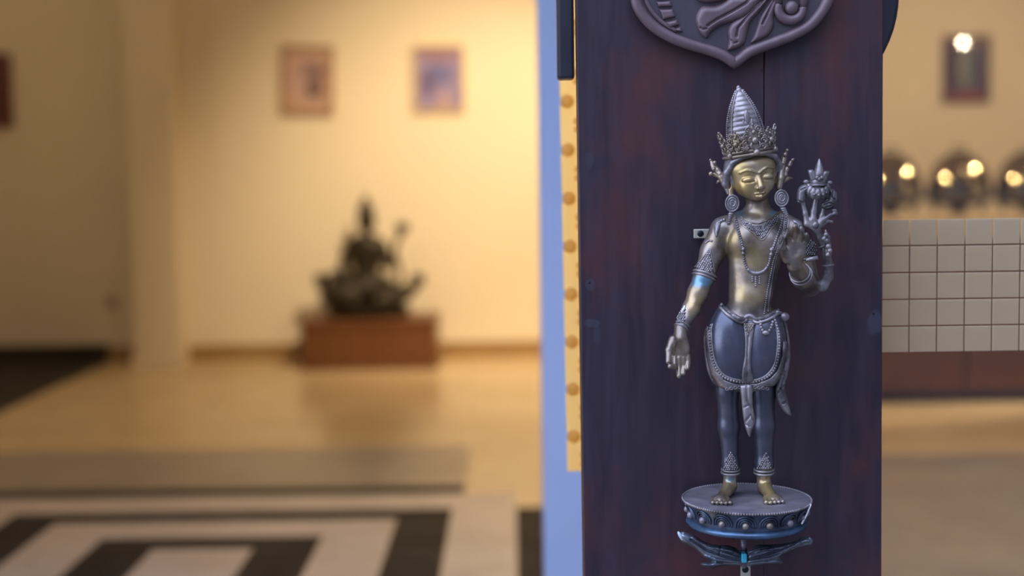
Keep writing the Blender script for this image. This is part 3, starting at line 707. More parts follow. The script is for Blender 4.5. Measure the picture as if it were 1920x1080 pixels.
# statue's right arm (left in the photograph)
VB.chain([cp(1356, 430, 58), cp(1336, 472, 59), cp(1319, 522, 64)], [S(24.5), S(22), S(19)], 5)
VB.chain([cp(1319, 522, 64), cp(1309, 548, 68), cp(1296, 580, 74), cp(1278, 614, 82)], [S(19), S(18.5), S(16), S(11)], 4)
VB.chain([cp(1278, 614, 82), cp(1274, 636, 86)], [S(11), S(14)], 4)
VB.ell(cp(1274, 654, 88), (S(20), 5.2, S(26)), 3)
VB.ell(cp(1262, 648, 91), (S(9), 5, S(18)), 3)
VB.ell(cp(1278, 656, 95), (S(12), 3.5, S(17)), 2.0, neg=True)
VB.chain([cp(1261, 636, 90), cp(1254, 656, 96), cp(1253, 678, 101)], [S(7.5), S(6.3), S(4.8)], 1.2)
VB.chain([cp(1264, 668, 90), cp(1264, 688, 97), cp(1256, 687, 103)], [S(5.8), S(5.2), S(4.4)], .8)
VB.chain([cp(1272.5, 672, 90), cp(1273, 690, 92), cp(1273, 705, 97)], [S(6.6), S(5.9), S(4.6)], .8)
VB.chain([cp(1281.5, 672, 89.5), cp(1281.8, 688, 91), cp(1281, 700, 96)], [S(6.3), S(5.6), S(4.5)], .8)
VB.chain([cp(1289.5, 668, 89), cp(1290, 681, 91), cp(1289, 691, 94)], [S(5.5), S(5), S(4.1)], .8)
# statue's left arm (right in the photograph): elbow bent, hand raised
VB.chain([cp(1486, 432, 58), cp(1505, 478, 56), cp(1519, 536, 60)], [S(24), S(21), S(19)], 5)
VB.chain([cp(1517, 536, 64), cp(1506, 522, 84), cp(1491, 496, 108)], [S(20), S(19.5), S(15)], 4)
VB.ell(cp(1489, 470, 114), (S(22), 5.5, S(25)), 4)
VB.ell(cp(1494, 468, 121), (S(11), 4, S(17)), 2, neg=True)
VB.chain([cp(1476, 486, 114), cp(1467, 466, 119), cp(1468, 446, 122)], [S(8.5), S(7), S(5)], 1.5)
VB.chain([cp(1478, 456, 115), cp(1476, 438, 119), cp(1471, 444, 126)], [S(6.3), S(5.5), S(4.6)], 1)
VB.chain([cp(1489, 452, 114), cp(1490, 432, 118), cp(1491, 424, 124)], [S(6.3), S(5.6), S(4.6)], .9)
VB.chain([cp(1499, 454, 114), cp(1502, 436, 117), cp(1502, 428, 122)], [S(6.2), S(5.5), S(4.5)], .9)
VB.chain([cp(1507, 462, 113), cp(1512, 448, 116), cp(1512, 440, 120)], [S(5.8), S(5), S(4.2)], .9)
# legs
VB.chain([cp(1370, 640, 62), cp(1364, 735, 62), cp(1366.5, 800, 60), cp(1370, 870, 60), cp(1369, 905, 58)], [S(40), S(20), S(19.3), S(15), S(12.5)], 5)
VB.chain([cp(1430, 640, 62), cp(1432, 735, 62), cp(1432, 800, 60), cp(1433, 870, 60), cp(1432, 905, 58)], [S(40), S(21), S(20.8), S(16.5), S(12.8)], 5)
# feet
PZ = L(1398, 932, 66)[2]
def foot(ax, tx, sg):
    VB.ell(np.array([cp(ax, 915, 54)[0], 52, PZ+6]), (6.6, 8, 8), 3)
    a_ = np.array([cp(ax, 905, 58)[0], 60, PZ+9]); b_ = np.array([cp(tx, 935, 92)[0], 88, PZ+3.2])
    VB.cap(a_, b_, 6.8, 4.6, 4)
    VB.ell(b_+np.array([0, 1, 0]), (8.6, 9, 4.2), 3)
    for i in range(5):
        k = (i-2)*3.5; big = i == (4 if sg < 0 else 0)
        bx = b_[0]+k; tp = np.array([b_[0]+k*1.18, b_[1]+13.5-abs(i-(3 if sg < 0 else 1))*1.3, PZ+2.2])
        VB.cap(np.array([bx, b_[1]-1, PZ+4.0]), tp, 2.3, 2.5 if big else 2.0, .9)
foot(1368, 1351, -1); foot(1433, 1450, 1)
# head in its own frame: x right, y up, z towards the viewer
HC = cp(1412, 331, 64)
def rot(ax, a): return np.array(Matrix.Rotation(math.radians(a), 3, ax))
HB = np.array([[1, 0, 0], [0, 0, 1], [0, 1, 0]], float)            # head (x,y,z) -> local (x, out, up)
HR = rot('Y', -8) @ rot('Z', -7) @ rot('X', -3)
HM = HR @ HB
def h(x, y, z): return HC+HM @ np.array([x, y, z], float)
VB.ell(h(0, 7, -5), (23.4, 22, 24), 3, HM)
for sg in (-1, 1): VB.ell(h(sg*8, 10, -1), (14.5, 11, 16.2), 5, HM)
VB.ell(h(0, -5, 0), (20, 17, 19), 7, HM)
VB.ell(h(0, -15.5, 9), (10.5, 6.5, 9), 6, HM)
VB.ell(h(0, -18.6, 13.5), (5.5, 3.6, 4.5), 3, HM)
for sg in (-1, 1): VB.ell(h(sg*10, -8, 11), (6.5, 6.5, 6), 4, HM)   # cheeks
def face_z(x, y):                 # where the face's surface lies at this place of the head
    for z in np.arange(32, 0, -.3):
        i = np.rint((h(x, y, z)-VB.lo)/VB.h).astype(int)
        if VB.D[tuple(i)] < 0: return z
    return 5.0
BROW = {sg: [h(sg*x, y, face_z(sg*x, y)+.25) for x, y in ((x, 3.6+4.6*math.sin(min(1, x/11.5)*PI/2)-max(0, x-11.5)*.38) for x in np.linspace(.7, 17.5, 14))] for sg in (-1, 1)}
for sg in (-1, 1):
    VB.ell(h(sg*9.3, 0.6, 22), (8.2, 4.6, 5.2), 2.5, HM, neg=True)   # eye sockets
VB.cap(h(0, 3, 17.5), h(0, -9, 22.3), 1.9, 3.0, 1.8)                 # nose
for sg in (-1, 1):
    VB.ell(h(sg*2.9, -10, 20), (2.1, 1.9, 2.6), 1.0, HM)
    VB.ell(h(sg*9.2, -1.2, 14.8), (6.6, 3.4, 4.4), .8, HM)           # lidded eyes
    pts = [h(sg*x, -3.4-1.1*(1-((x-9.2)/5.8)**2)+.6, 18.6-.055*(x-7)**2-(.02*(x-9)**2)) for x in np.linspace(3.6, 15, 9)]
    VB.chain(pts, [.55]*9, .5, neg=True)                              # closed lid line
    VB.chain(BROW[sg], [.95]*13+[.45], .6)                            # brow ridges
    VB.chain([h(0, -15.3, 20.4), h(sg*2.4, -14.9, 20.1), h(sg*6.4, -15.9, 16.8)], [1.1, 1.25, .5], .7)
VB.chain([h(-4, -18, 17.6), h(0, -18.4, 19.3), h(4, -18, 17.6)], [1.0, 1.7, 1.0], .8)
VB.chain([h(-6.6, -16.0, 17.0), h(-2.5, -16.5, 20.6), h(0, -16.7, 21.2), h(2.5, -16.5, 20.6), h(6.6, -16.0, 17.0)], [.35, .5, .5, .5, .35], .4, neg=True)
for sg in (-1, 1):                                                     # long ears
    VB.ell(h(sg*22.8, -3, -3), (2.6, 8.5, 5.5), 1.5, HM)
    VB.chain([h(sg*23.5, -8, -1), h(sg*24.5, -18, 0)], [2.8, 2.6], 1.5)
    VB.ell(h(sg*25.0, -3, 0.5), (1.6, 5, 3), .8, HM, neg=True)
# depth of the figure's front as seen along the rays of the mapping, for ornaments laid on it
def depthmap(Vs, x0=1240, x1=1560, y0=275, y1=960, st=1.0):
    gx, gy = np.meshgrid(np.arange(x0, x1, st), np.arange(y0, y1, st))
    out = np.full(gx.shape, np.nan); prev = None
    ds = np.arange(137., 31., -1.0)
    for d in ds:
        p = L(gx, gy, d); val = np.full(gx.shape, 9.)
        for V_ in Vs:
            q = (p-V_.lo)/V_.h; i = np.rint(q).astype(int); ok = ((i >= 0) & (i < V_.n)).all(-1); i = np.where(ok[..., None], i, 0)
            val = np.minimum(val, np.where(ok, V_.D[i[..., 0], i[..., 1], i[..., 2]], 9.))
        hit = (val <= 0) & np.isnan(out)
        fr = np.clip(val/(val-(prev if prev is not None else val+1)-1e-6), 0, 1) if prev is not None else 0*val
        out[hit] = (d+fr)[hit]; prev = val
    return out
# skirt volume, cut to its outline
SKO = [(1349, 571), (1360, 583), (1385, 597), (1402, 600), (1425, 601), (1450, 592), (1466, 586), (1472, 604), (1477, 640), (1476, 670), (1467, 700), (1452, 722), (1420, 733), (1380, 734), (1349, 726), (1332, 704), (1325, 670), (1321, 640), (1323, 618), (1333, 598)]
SKO = crom(SKO+[SKO[0]], 4)[:-1]
VS = Vol((lo[0]+30, 32, L(1400, 740, 60)[2]), (hi[0]-25, 108, L(1400, 562, 60)[2]), 0.7)
VS.ell(cp(1400, 648, 60), (S(82), 30, S(100)), 3)
VS.ell(cp(1368, 650, 74), (S(44), 22, S(84)), 4); VS.ell(cp(1432, 650, 74), (S(44), 22, S(84)), 4)
VS.cut(lambda x, y, z: np.sqrt((x-cp(1401, 650, 98)[0])**2+(y-101)**2+0*z)-5.5, VS.lo, VS.lo+VS.h*VS.n, 5)
sl, x, y, z = VS.box(VS.lo, VS.lo+VS.h*VS.n); px_, py_ = toPix(x+0*y+0*z, y+0*x+0*z, z+0*x+0*y)
VS.D = np.maximum(VS.D, (polysdf(px_, py_, SKO)*.52).astype(np.float32))
DM = depthmap([VB, VS]); DM0 = np.where(np.isnan(DM), 58., DM)
def dep(px, py):
    fx_ = np.clip(np.asarray(px, float)-1240, 0, DM0.shape[1]-1.01); fy_ = np.clip(np.asarray(py, float)-275, 0, DM0.shape[0]-1.01)
    i = fx_.astype(int); j = fy_.astype(int); a = fx_-i; b = fy_-j
    return DM0[j, i]*(1-a)*(1-b)+DM0[j, i+1]*a*(1-b)+DM0[j+1, i]*(1-a)*b+DM0[j+1, i+1]*a*b
def on(px, py, up=0.0): d = float(dep(px, py)); return L(px, py, d+up)

bodym = VB.mesh('statue_body')
vv = np.zeros(len(bodym.vertices)*3, np.float32); bodym.vertices.foreach_get('co', vv); vv = vv.reshape(-1, 3)*1000
bx, by = toPix(vv[:, 0], -vv[:, 1], vv[:, 2])
def blobs(lst):
    w = np.zeros(len(bx))
    for (x, y, rx, ry, s) in lst: w = np.maximum(w, s*np.clip(1.6-1.1*np.sqrt(((bx-x)/rx)**2+((by-y)/ry)**2), 0, 1))
    return w
wear = blobs([(1412, 335, 60, 52, 1.0), (1412, 320, 50, 45, .9), (1375, 460, 20, 40, .9), (1415, 480, 28, 34, .7), (1372, 520, 14, 40, .8), (1405, 550, 34, 24, .8), (1418, 395, 22, 14, .7),
              (1304, 562, 16, 30, 1.0), (1335, 450, 12, 12, .6), (1365, 910, 18, 20, .9), (1355, 930, 20, 14, .6), (1440, 912, 20, 28, 1.0), (1490, 440, 16, 16, .4), (1500, 500, 20, 20, .35), (1470, 480, 16, 40, .3), (1275, 665, 20, 40, .25)])
pat = blobs([(1316, 527, 26, 10, 1.0), (1390, 402, 8, 10, .9), (1452, 400, 8, 8, .8), (1358, 560, 8, 20, .6), (1372, 898, 12, 6, .7), (1362, 545, 6, 20, .5)])
dark = np.clip((by-600)/10, 0, 1)*np.clip((886-by)/5, 0, 1)*np.clip((bx-1312)/6, 0, 1)
for nm, arr in (('wear', wear), ('patina', pat), ('dark', dark)):
    at = bodym.attributes.new(nm, 'FLOAT', 'POINT'); at.data.foreach_set('value', arr.astype(np.float32))
link_mesh('body', bodym, M_BRZ, ST)
skirt = link_mesh('skirt', VS.mesh('skirt'), M_DRK, ST)

def beads(mb, pts, r, step, up=.4, nu=7, nv=5, drape=True):
    for x, y in even(crom(pts, 8), step):
        mb.sphere(on(x, y, S(r)*up) if drape else L(x, y, up), S(r), nu, nv)
def dtube(mb, pts, r, up=.3, n=8, k=8):
    c = crom(pts, k); mb.tube([on(x, y, S(r)*up) for x, y in c], S(r), n)
# skirt trimmings
hem_c = [(1325, 612), (1323, 640), (1328, 676), (1338, 704), (1357, 722), (1385, 728), (1402, 729), (1425, 727), (1448, 717), (1462, 698), (1471, 668), (1472, 636)]
bead_c = [(1333, 610), (1331, 630), (1336, 672), (1347, 697), (1365, 711), (1400, 717), (1432, 711), (1452, 692), (1460, 664), (1461, 632), (1456, 608), (1451, 596)]
HEM = [(1321, 618), (1321, 640), (1325, 672), (1332, 704), (1349, 727), (1380, 735), (1420, 734), (1453, 723), (1468, 701), (1477, 668), (1477, 640), (1468, 640), (1466, 668), (1457, 695), (1443, 709), (1418, 718.5), (1380, 719.5), (1359, 712), (1344, 696), (1335, 670), (1330, 640), (1330, 618)]
relief('hem', M_ORN, skirt, HEM, lambda a, b: np.maximum(dep(1400+(a-1400)*.965, 665+(b-665)*.955)-1.0, 56), 3.2, 5.5, back=3, h=.7, smooth_outline=False)
m = MB(); dtube(m, [(x+(1400-x)*.045, y-3) for x, y in bead_c], 2.2, .2); beads(m, bead_c, 3.1, 5.4, .5); build_mm(m, 'bead_trim', M_ORN, skirt)
m = MB()
for x in np.r_[np.arange(1362, 1394, 8), np.arange(1416, 1446, 8)]:
    y = 728-((x-1402)/46)**2*6; m.tube([on(1400+(x-1400)*.97, 722, 2.6)+np.array([1.6*math.cos(a), 0, -2.0+1.3*math.sin(a)-((x-1402)/46)**2*2.5]) for a in np.linspace(0, 2*PI, 9)], .5, 5, False)
build_mm(m, 'hem_scrolls', M_ORN, skirt)
strip_ = relief('front_pleat', M_ORN, skirt, [(1394, 606), (1414, 606), (1411, 640), (1408, 680), (1411, 700), (1414, 716), (1406, 722), (1393, 722), (1391, 700), (1396, 670), (1397, 640)], dep, 2.6, 6,
                grooves=[([(1403, 632), (1401, 680), (1401, 720)], 2, 1.6), ([(1398, 690), (1397, 720)], 1.6, 1.2)], h=.7)
tail = relief('sash_tail', M_ORN, skirt, [(1387, 722), (1410, 722), (1411, 745), (1412, 765), (1416, 788), (1411, 805), (1406, 820), (1399, 806), (1394, 785), (1391, 760)], 88, 4, 8, back=1.5,
              grooves=[([(1400, 724), (1401, 752), (1410, 768)], 2, 2), ([(1396, 792), (1408, 778), (1414, 790)], 2.2, 2.4), ([(1399, 796), (1406, 800)], 1.8, 2), ([(1393, 765), (1404, 760)], 1.6, 1.5)], h=.7)
side = relief('side_sash', M_ORN, ST, [(1462, 592), (1472, 598), (1480, 632), (1482, 670), (1478, 702), (1472, 728), (1476, 748), (1484, 779), (1472, 774), (1460, 757), (1454, 737), (1456, 715), (1463, 690), (1467, 650), (1463, 620)], 70, 7, 8, back=5,
              grooves=[([(1472, 610), (1476, 650), (1473, 690), (1464, 730)], 1.8, 2.4), ([(1476, 640), (1478, 670), (1473, 710)], 1.5, 2), ([(1457, 736), (1464, 730), (1472, 742)], 2, 2.5), ([(1468, 757), (1476, 752)], 2, 2.5), ([(1462, 728), (1470, 724)], 1.5, 2)], h=.7)
relief('side_sash', M_ORN, ST, [(1325, 610), (1332, 616), (1331, 650), (1335, 690), (1345, 712), (1352, 727), (1338, 720), (1327, 698), (1321, 665), (1319, 632)], 68, 4, 5, back=6, grooves=[([(1324, 620), (1326, 670), (1338, 710)], 1.6, 1.6)], h=.7)
# belt with bow and garland
m = MB(); c = crom([(1350, 570), (1364, 584), (1384, 597), (1394, 598), (1402, 593), (1410, 594), (1420, 599), (1437, 595), (1452, 587), (1461, 581)], 6)
m.tube([on(x, y, 2.0) for x, y in c], [S(5.2)]*len(c), 10); m.tube([on(x, y+6, 1.2) for x, y in c], [S(3.0)]*len(c), 8); build_mm(m, 'belt', M_ORN, ST)
m = MB(); k0 = L(1468, 594, 74); m.sphere(L(1470.5, 594.5, 80), S(9), 14, 10, (1.1, .9, 1)); m.tube([L(1456, 585, 84), L(1464, 588, 79), L(1470, 590, 74)], [S(4), S(4.5), S(4)], 8); m.tube([L(x, y, 78) for x, y in crom([(1463, 599), (1470, 597), (1477, 594)], 5)], S(3), 8); build_mm(m, 'belt_knot', M_ORN, ST)
m = MB(); beads(m, [(1426, 603), (1428, 616), (1436, 624), (1444, 618), (1449, 604)], 3.2, 5.5, .7); m.sphere(on(1436, 624, 2), S(6), 10, 8, (1.2, .8, .8)); build_mm(m, 'belt_garland', M_ORN, ST)
def cluster(name, poly, r, step, parent, mat, up=.35, seed=1):
    rs = np.random.RandomState(seed); p = np.array(poly, float); m = MB(); k = 0
    for yy in np.arange(p[:, 1].min(), p[:, 1].max(), step*.87):
        k += 1
        for xx in np.arange(p[:, 0].min()+(k % 2)*step/2, p[:, 0].max(), step):
            if polysdf(np.array(xx), np.array(yy), p) < -r*.35:
                q = rs.uniform(.75, 1.15); m.sphere(on(xx+rs.uniform(-.5, .5), yy+rs.uniform(-.5, .5), S(r)*up), S(r)*q, 7, 5)
    return build_mm(m, name, mat, parent)
cluster('belt_pendant', [(1392, 605), (1416, 605), (1412, 618), (1404, 633), (1396, 618)], 2.6, 4.2, ST, M_GLD, 1.6)
# necklace and chains
nk = cluster('necklace', [(1386, 407), (1397, 414), (1410, 421), (1421, 424), (1436, 419), (1452, 408), (1463, 400), (1460, 412), (1448, 426), (1437, 440), (1429, 449), (1420, 440), (1405, 430), (1392, 420)], 2.3, 3.5, ST, M_ORN, .5, 3)
m = MB(); dtube(m, [(1388, 405), (1400, 413), (1420, 419), (1440, 412), (1460, 397)], 1.6); dtube(m, [(1390, 420), (1408, 434), (1429, 450), (1446, 430), (1462, 410)], 1.4); dtube(m, [(1440, 416), (1452, 407), (1464, 396)], 1.5, .8); build_mm(m, 'necklace_band', M_GLD, nk)
ch = MB(); beads(ch, [(1379, 408), (1384, 428), (1391, 455), (1394, 478), (1397, 494), (1404, 506), (1417, 511), (1431, 508), (1441, 496), (1446, 476), (1455, 450), (1464, 425), (1468, 406)], 2.5, 4.4, .55)
for x, y in ((1394, 467), (1394, 475), (1447, 468), (1446, 477)): ch.sphere(on(x, y, 1), S(4), 10, 8)
dtube(ch, [(1402, 505), (1410, 511), (1420, 513), (1431, 509), (1438, 502)], 3.2, .5)
for x, y, n in ((1411, 519, 3), (1417, 520, 5), (1424, 519, 4)):
    for k in range(n): ch.sphere(on(x, y+k*4, .8), S(2.2), 7, 5)
build_mm(ch, 'bead_chain', M_ORN, ST)
m = MB(); beads(m, [(1474, 408), (1472, 430), (1462, 458), (1451, 486), (1446, 510), (1440, 540), (1436, 565), (1433, 588)], 2.2, 4, .5); dtube(m, [(1377, 408), (1380, 425), (1387, 450), (1390, 470)], 1.6); dtube(m, [(1479, 410), (1476, 432), (1466, 458), (1455, 484), (1450, 510), (1445, 540), (1441, 566), (1440, 585)], 1.9); build_mm(m, 'body_chain', M_ORN, ST)
m = MB(); dtube(m, [(1471, 408), (1469, 430), (1458, 458), (1449, 472)], 1.8); build_mm(m, 'shoulder_ribbon', M_ORN, ST)
# epaulettes
for poly in ([(1338, 424), (1343, 413), (1352, 412), (1350, 428), (1344, 446), (1339, 436)], [(1484, 410), (1496, 412), (1506, 424), (1511, 442), (1504, 436), (1492, 424)]):
    relief('hair_lock', M_ORN, ST, poly, dep, 2.0, 5, h=.6)
m = MB()
for x, y in ((1353, 414), (1358, 412), (1349, 417)): m.sphere(on(x, y, 1), S(3.3), 8, 6)
build_mm(m, 'shoulder_bead', M_ORN, ST)
# rings round limbs
def limb_ring(mb, a, b, t, rad, r, n=8, tilt=0.0, seg=28):
    a = np.asarray(a); b = np.asarray(b); c = a+(b-a)*t; ax = (b-a)/np.linalg.norm(b-a)
    u = np.cross(ax, [0, 1, 0]); u /= np.linalg.norm(u); w = np.cross(ax, u)
    mb.tube([c+rad*(math.cos(q)*u+math.sin(q)*w)+ax*tilt*rad*math.sin(q) for q in np.linspace(0, 2*PI, seg)], r, n, False)
m = MB(); A, B2 = cp(1336, 472, 59), cp(1319, 522, 64)
limb_ring(m, A, B2, .84, S(21.5), S(2.6)); limb_ring(m, A, B2, .95, S(21), S(2.6))
arm1 = build_mm(m, 'armlet', M_ORN, ST)
cluster('armlet_ornament', [(1304, 503), (1338, 514), (1336, 494), (1330, 469), (1318, 485)], 2.5, 4.1, arm1, M_ORN, .5, 5)
m = MB(); dtube(m, [(1303, 501), (1317, 484), (1330, 467)], 1.5, .6); dtube(m, [(1339, 512), (1337, 492), (1331, 467)], 1.5, .6); dtube(m, [(1322, 456), (1329, 451), (1336, 452)], 1.8, .6); build_mm(m, 'armlet_border', M_ORN, arm1)
m = MB(); A, B2 = cp(1505, 478, 56), cp(1519, 536, 60); limb_ring(m, A, B2, .05, S(21.5), S(2.4)); limb_ring(m, A, B2, .16, S(21.5), S(2.4)); arm2 = build_mm(m, 'armlet', M_ORN, ST)
cluster('armlet_ornament', [(1510, 480), (1534, 477), (1530, 458), (1521, 444), (1512, 458)], 2.6, 4.2, arm2, M_ORN, .9, 6)
m = MB(); A, B2 = cp(1296, 580, 74), cp(1278, 614, 82); limb_ring(m, A, B2, .86, S(13.2), S(2.2)); limb_ring(m, A, B2, 1.02, S(13), S(2.2)); br1 = build_mm(m, 'bracelet', M_ORN, ST)
cluster('bracelet_ornament', [(1268, 604), (1284, 606), (1285, 592), (1284, 570), (1276, 584), (1269, 592)], 2.3, 3.8, br1, M_ORN, .8, 7)
m = MB(); m.tube([on(1279, 586, 1), on(1284, 573, 1.2)], [S(3), S(1.6)], 8); build_mm(m, 'bracelet_tip', M_WHITE, br1)
m = MB(); A, B2 = cp(1506, 522, 84), cp(1491, 496, 108); limb_ring(m, A, B2, .25, S(20), S(1.8)); limb_ring(m, A, B2, .42, S(19), S(1.5)); build_mm(m, 'bracelet', M_ORN, ST)
for (xa_, ra, pol) in ((1370, 15.2, [(1355, 881), (1385, 881), (1381, 866), (1371, 846), (1360, 864)]), (1432.5, 16.8, [(1417, 881), (1448, 881), (1445, 864), (1436, 847), (1425, 864)])):
    m = MB(); A, B2 = cp(xa_, 870, 60), cp(xa_, 905, 58); limb_ring(m, A, B2, .28, S(ra+1.2), S(2.3)); limb_ring(m, A, B2, .45, S(ra+1.2), S(2.5)); an = build_mm(m, 'anklet', M_ORN, ST)
    cluster('anklet_ornament', pol, 2.4, 3.9, an, M_ORN, .6, int(xa_))

# ------------------------------------------------------------------ hair, crown, earrings
VH = Vol(HC-np.array([42, 40, 32]), HC+np.array([42, 40, 48]), 0.62)
VH.ell(h(0, 6, -7), (26.5, 25, 25), 2, HM)
VH.ell(h(0, 20, -4), (22.5, 16, 22), 4, HM)
VH.ell(h(0, -6, 17), (23.3, 26.6, 26), 1.2, HM, neg=True)
for sg in (-1, 1): VH.ell(h(sg*9.5, 5, 17), (14.2, 15.4, 26), 1.2, HM, neg=True)
VH.ell(h(0, -26, -4), (40, 20, 60), 2, HM, neg=True)
for sg in (-1, 1): VH.chain([h(sg*x, y, z) for x, y, z in ((3, 21.6, 17.8), (12, 20.8, 15), (21, 16.5, 8.5), (26, 8, 3), (28, -3, -1), (26, -9, -3))], [1.6, 2.2, 3, 3.6, 3.6, 2.6], 1.2)
hair = link_mesh('hair', VH.mesh('hair'), M_ORN, ST)
crown = MB()
def ringh(mb, yy, rx, rz, r, a0=-115, a1=115, zc=-4, n=10):
    mb.tube([h(rx*math.sin(math.radians(a)), yy-1.2*(1-math.cos(math.radians(a))), zc+rz*math.cos(math.radians(a))) for a in np.linspace(a0, a1, 41)], r, n)
ringh(crown, 22.6, 24.6, 24.5, 1.7); ringh(crown, 26.3, 23.6, 23.8, 1.7)
crn = build_mm(crown, 'crown', M_GLD, ST)
for a in (-62, 0, 62):
    t = math.radians(a); m = MB(); m.sphere(h(25.4*math.sin(t), 24-1.2*(1-math.cos(t)), -4+26.0*math.cos(t)), 3.3, 14, 10); build_mm(m, 'crown_bead', M_GLD, crn)
def crown_leaf(ang, y0, hh, ww, lean, rr=23.5):
    t = math.radians(ang); m = MB()
    ex = np.array([math.cos(t), 0, -math.sin(t)]); er = np.array([math.sin(t), 0, math.cos(t)]); ey = np.array([0, 1, 0])
    o_ = np.array([rr*math.sin(t), y0, -4+rr*math.cos(t)])
    def q(u, v, w): p = o_+ex*u*ww+ey*v*hh+er*(w+lean*v*v); return h(*p)
    prof = [(0, .45), (.12, .55), (.3, .62), (.5, .55), (.68, .40), (.84, .20), (1.0, .03)]
    vs = []; fs = []; n = 9
    for v, wd_ in prof:
        for i in range(n):
            u = -1+2*i/(n-1); vs.append(q(u*wd_, v, 1.7*math.sqrt(max(0, 1-u*u))*(.4+wd_)))
    k = len(vs)
    for v, wd_ in prof:
        for i in range(n):
            u = -1+2*i/(n-1); vs.append(q(u*wd_, v, -.8))
    for j in range(len(prof)-1):
        for i in range(n-1):
            a = j*n+i; fs += [(a, a+1, a+n+1, a+n), (k+a+n, k+a+n+1, k+a+1, k+a)]
        for i in (0, n-1): a = j*n+i; fs.append((a, a+n, k+a+n, k+a) if i == 0 else (k+a, k+a+n, a+n, a))
    m.add(vs, fs); sz = hh/20
    m.sphere(q(0, .38, 2.2), 2.9*sz, 12, 8); m.sphere(q(0, .70, 1.6), 1.8*sz, 10, 6); m.sphere(q(0, .98, .6), 1.1*sz, 8, 6)
    for sg in (-1, 1):
        for (u, v, r_) in ((.62, .12, 2.1), (.78, .34, 1.9), (.66, .58, 1.6), (.42, .80, 1.2)):
            m.tube([q(sg*u+.26*math.cos(b)*(-sg), v+.10*math.sin(b), 1.4) for b in np.linspace(-.5, 4.6, 12)], .62*sz, 6); m.sphere(q(sg*u, v, 1.3), .95*sz, 8, 6)
        for v in (.2, .5): m.sphere(q(sg*.38, v, 2.0), 1.0*sz, 8, 6)
        m.tube([q(sg*.15, .05, 1.6), q(sg*.45, .18, 2.4), q(sg*.30, .32, 2.4)], .8*sz, 6)
    return build_mm(m, 'crown_leaf', M_GLD, crn)
crown_leaf(0, 26, 25, 11.5, -1.0); crown_leaf(-43, 26, 20, 9.5, 0.5); crown_leaf(43, 26, 20, 9.5, 0.5)
crown_leaf(-84, 25, 22, 9, 5.5, 22.5); crown_leaf(84, 25, 22, 9, 5.5, 22.5)
# tall plaited topknot
pt = L(1384.5, 164, 58); pb_ = L(1399, 262, 56); axk = pt-pb_; lk = np.linalg.norm(axk); axk /= lk
uk = np.cross([0, 1, 0], axk); uk /= np.linalg.norm(uk); wk = np.cross(axk, uk); RK = np.stack([uk, wk, axk], 1)
prf = []
for s in np.linspace(0, 1, 90):
    r = S(34.5)*np.interp(s, [0, .12, .28, .47, .66, .82, .93, 1.0], [1.0, .99, .93, .80, .60, .37, .19, .05])
    prf.append((max(.2, r+0.75*abs(math.sin(s*PI*11))-0.4), s*lk))
m = MB(); m.lathe(prf, 40, pb_, RK, .8); tk = build_mm(m, 'topknot', M_ORN, hair)
m = MB()
for sg in (-1, 1):
    for off in (.10, ):
        for s in np.linspace(.04, .93, 24):
            r = S(34.5)*np.interp(s, [0, .12, .28, .47, .66, .82, .93, 1.0], [1.0, .99, .93, .80, .60, .37, .19, .05])
            m.sphere(pb_+axk*s*lk+uk*sg*(r+.3)+wk*1.5, S(2.6), 7, 5)
    cc = []
    for s in np.linspace(.1, .95, 16):
        r = S(34.5)*np.interp(s, [0, .12, .28, .47, .66, .82, .93, 1.0], [1.0, .99, .93, .80, .60, .37, .19, .05]); cc.append(pb_+axk*s*lk+uk*sg*r*.80+wk*(r*.8*.60+.6)*(1 if wk[1] > 0 else -1))
    m.tube(cc, .8, 6)
build_mm(m, 'topknot_beading', M_ORN, hair)
m = MB(); m.sphere(pt-axk*3.0, S(6), 12, 8, (1, .9, 1.1)); m.sphere(pt, S(4), 10, 6); build_mm(m, 'finial', M_ORN, hair)
fr_ = 1 if wk[1] > 0 else -1
m = MB(); s = .42; r = S(34.5)*.83*.8; c0 = pb_+axk*s*lk+wk*fr_*(r+.2)+uk*2; m.sphere(c0, 3.2, 10, 8, (.9, .6, 2.3), RK); m.sphere(c0-axk*9, 2.1, 10, 8); m.sphere(c0-axk*13, 1.6, 8, 6)
for sg in (-1, 1): m.sphere(c0-axk*6+uk*sg*4, 2.0, 8, 6, (.8, .6, 2.2), RK)
build_mm(m, 'hair_jewel', M_ORN, hair)
for sg, (dx, dy, dd) in ((-1, (1372.5, 381, 74)), (1, (1465, 371.5, 74))):
    c = L(dx, dy, dd); m = MB(); RE = rot('Y', -6 if sg > 0 else 4)
    m.sphere(c, S(13), 20, 12, (1, .35, 1.22), RE)
    for f, rr in ((.92, .9), (.62, .8), (.34, .7)): m.tube([c+RE @ np.array([S(13)*f*math.cos(t), 3.0-1.4*f, S(16)*f*math.sin(t)]) for t in np.linspace(0, 2*PI, 25)], rr, 6, False)
    m.tube([c+RE @ np.array([S(13)*.5*t*math.cos(7*t), 3.4, S(16)*.5*t*math.sin(7*t)]) for t in np.linspace(.1, 1, 18)], .5, 5)
    ear = build_mm(m, 'earring', M_ORN, ST)
    m = MB(); e = L(1367.5, 417, 72) if sg < 0 else L(1476.5, 405, 72); s0 = c+RE @ np.array([0, 0, -S(16)])
    for i, r_ in enumerate((4.6, 5.6, 5.2, 4.6, 4.0, 3.2)): m.sphere(s0+(e-s0)*i/5, S(r_), 10, 6, (1, .8, .62))
    build_mm(m, 'tassel', M_ORN, ear)
    m = MB(); m.tube([h(sg*24.5, -18, 0), c+RE @ np.array([0, 0, S(14)])], S(3), 8); build_mm(m, 'hook', M_ORN, ear)
def flame(V_, pts, rad): V_.chain([L(*p) for p in pts], [S(r) for r in rad], .8)
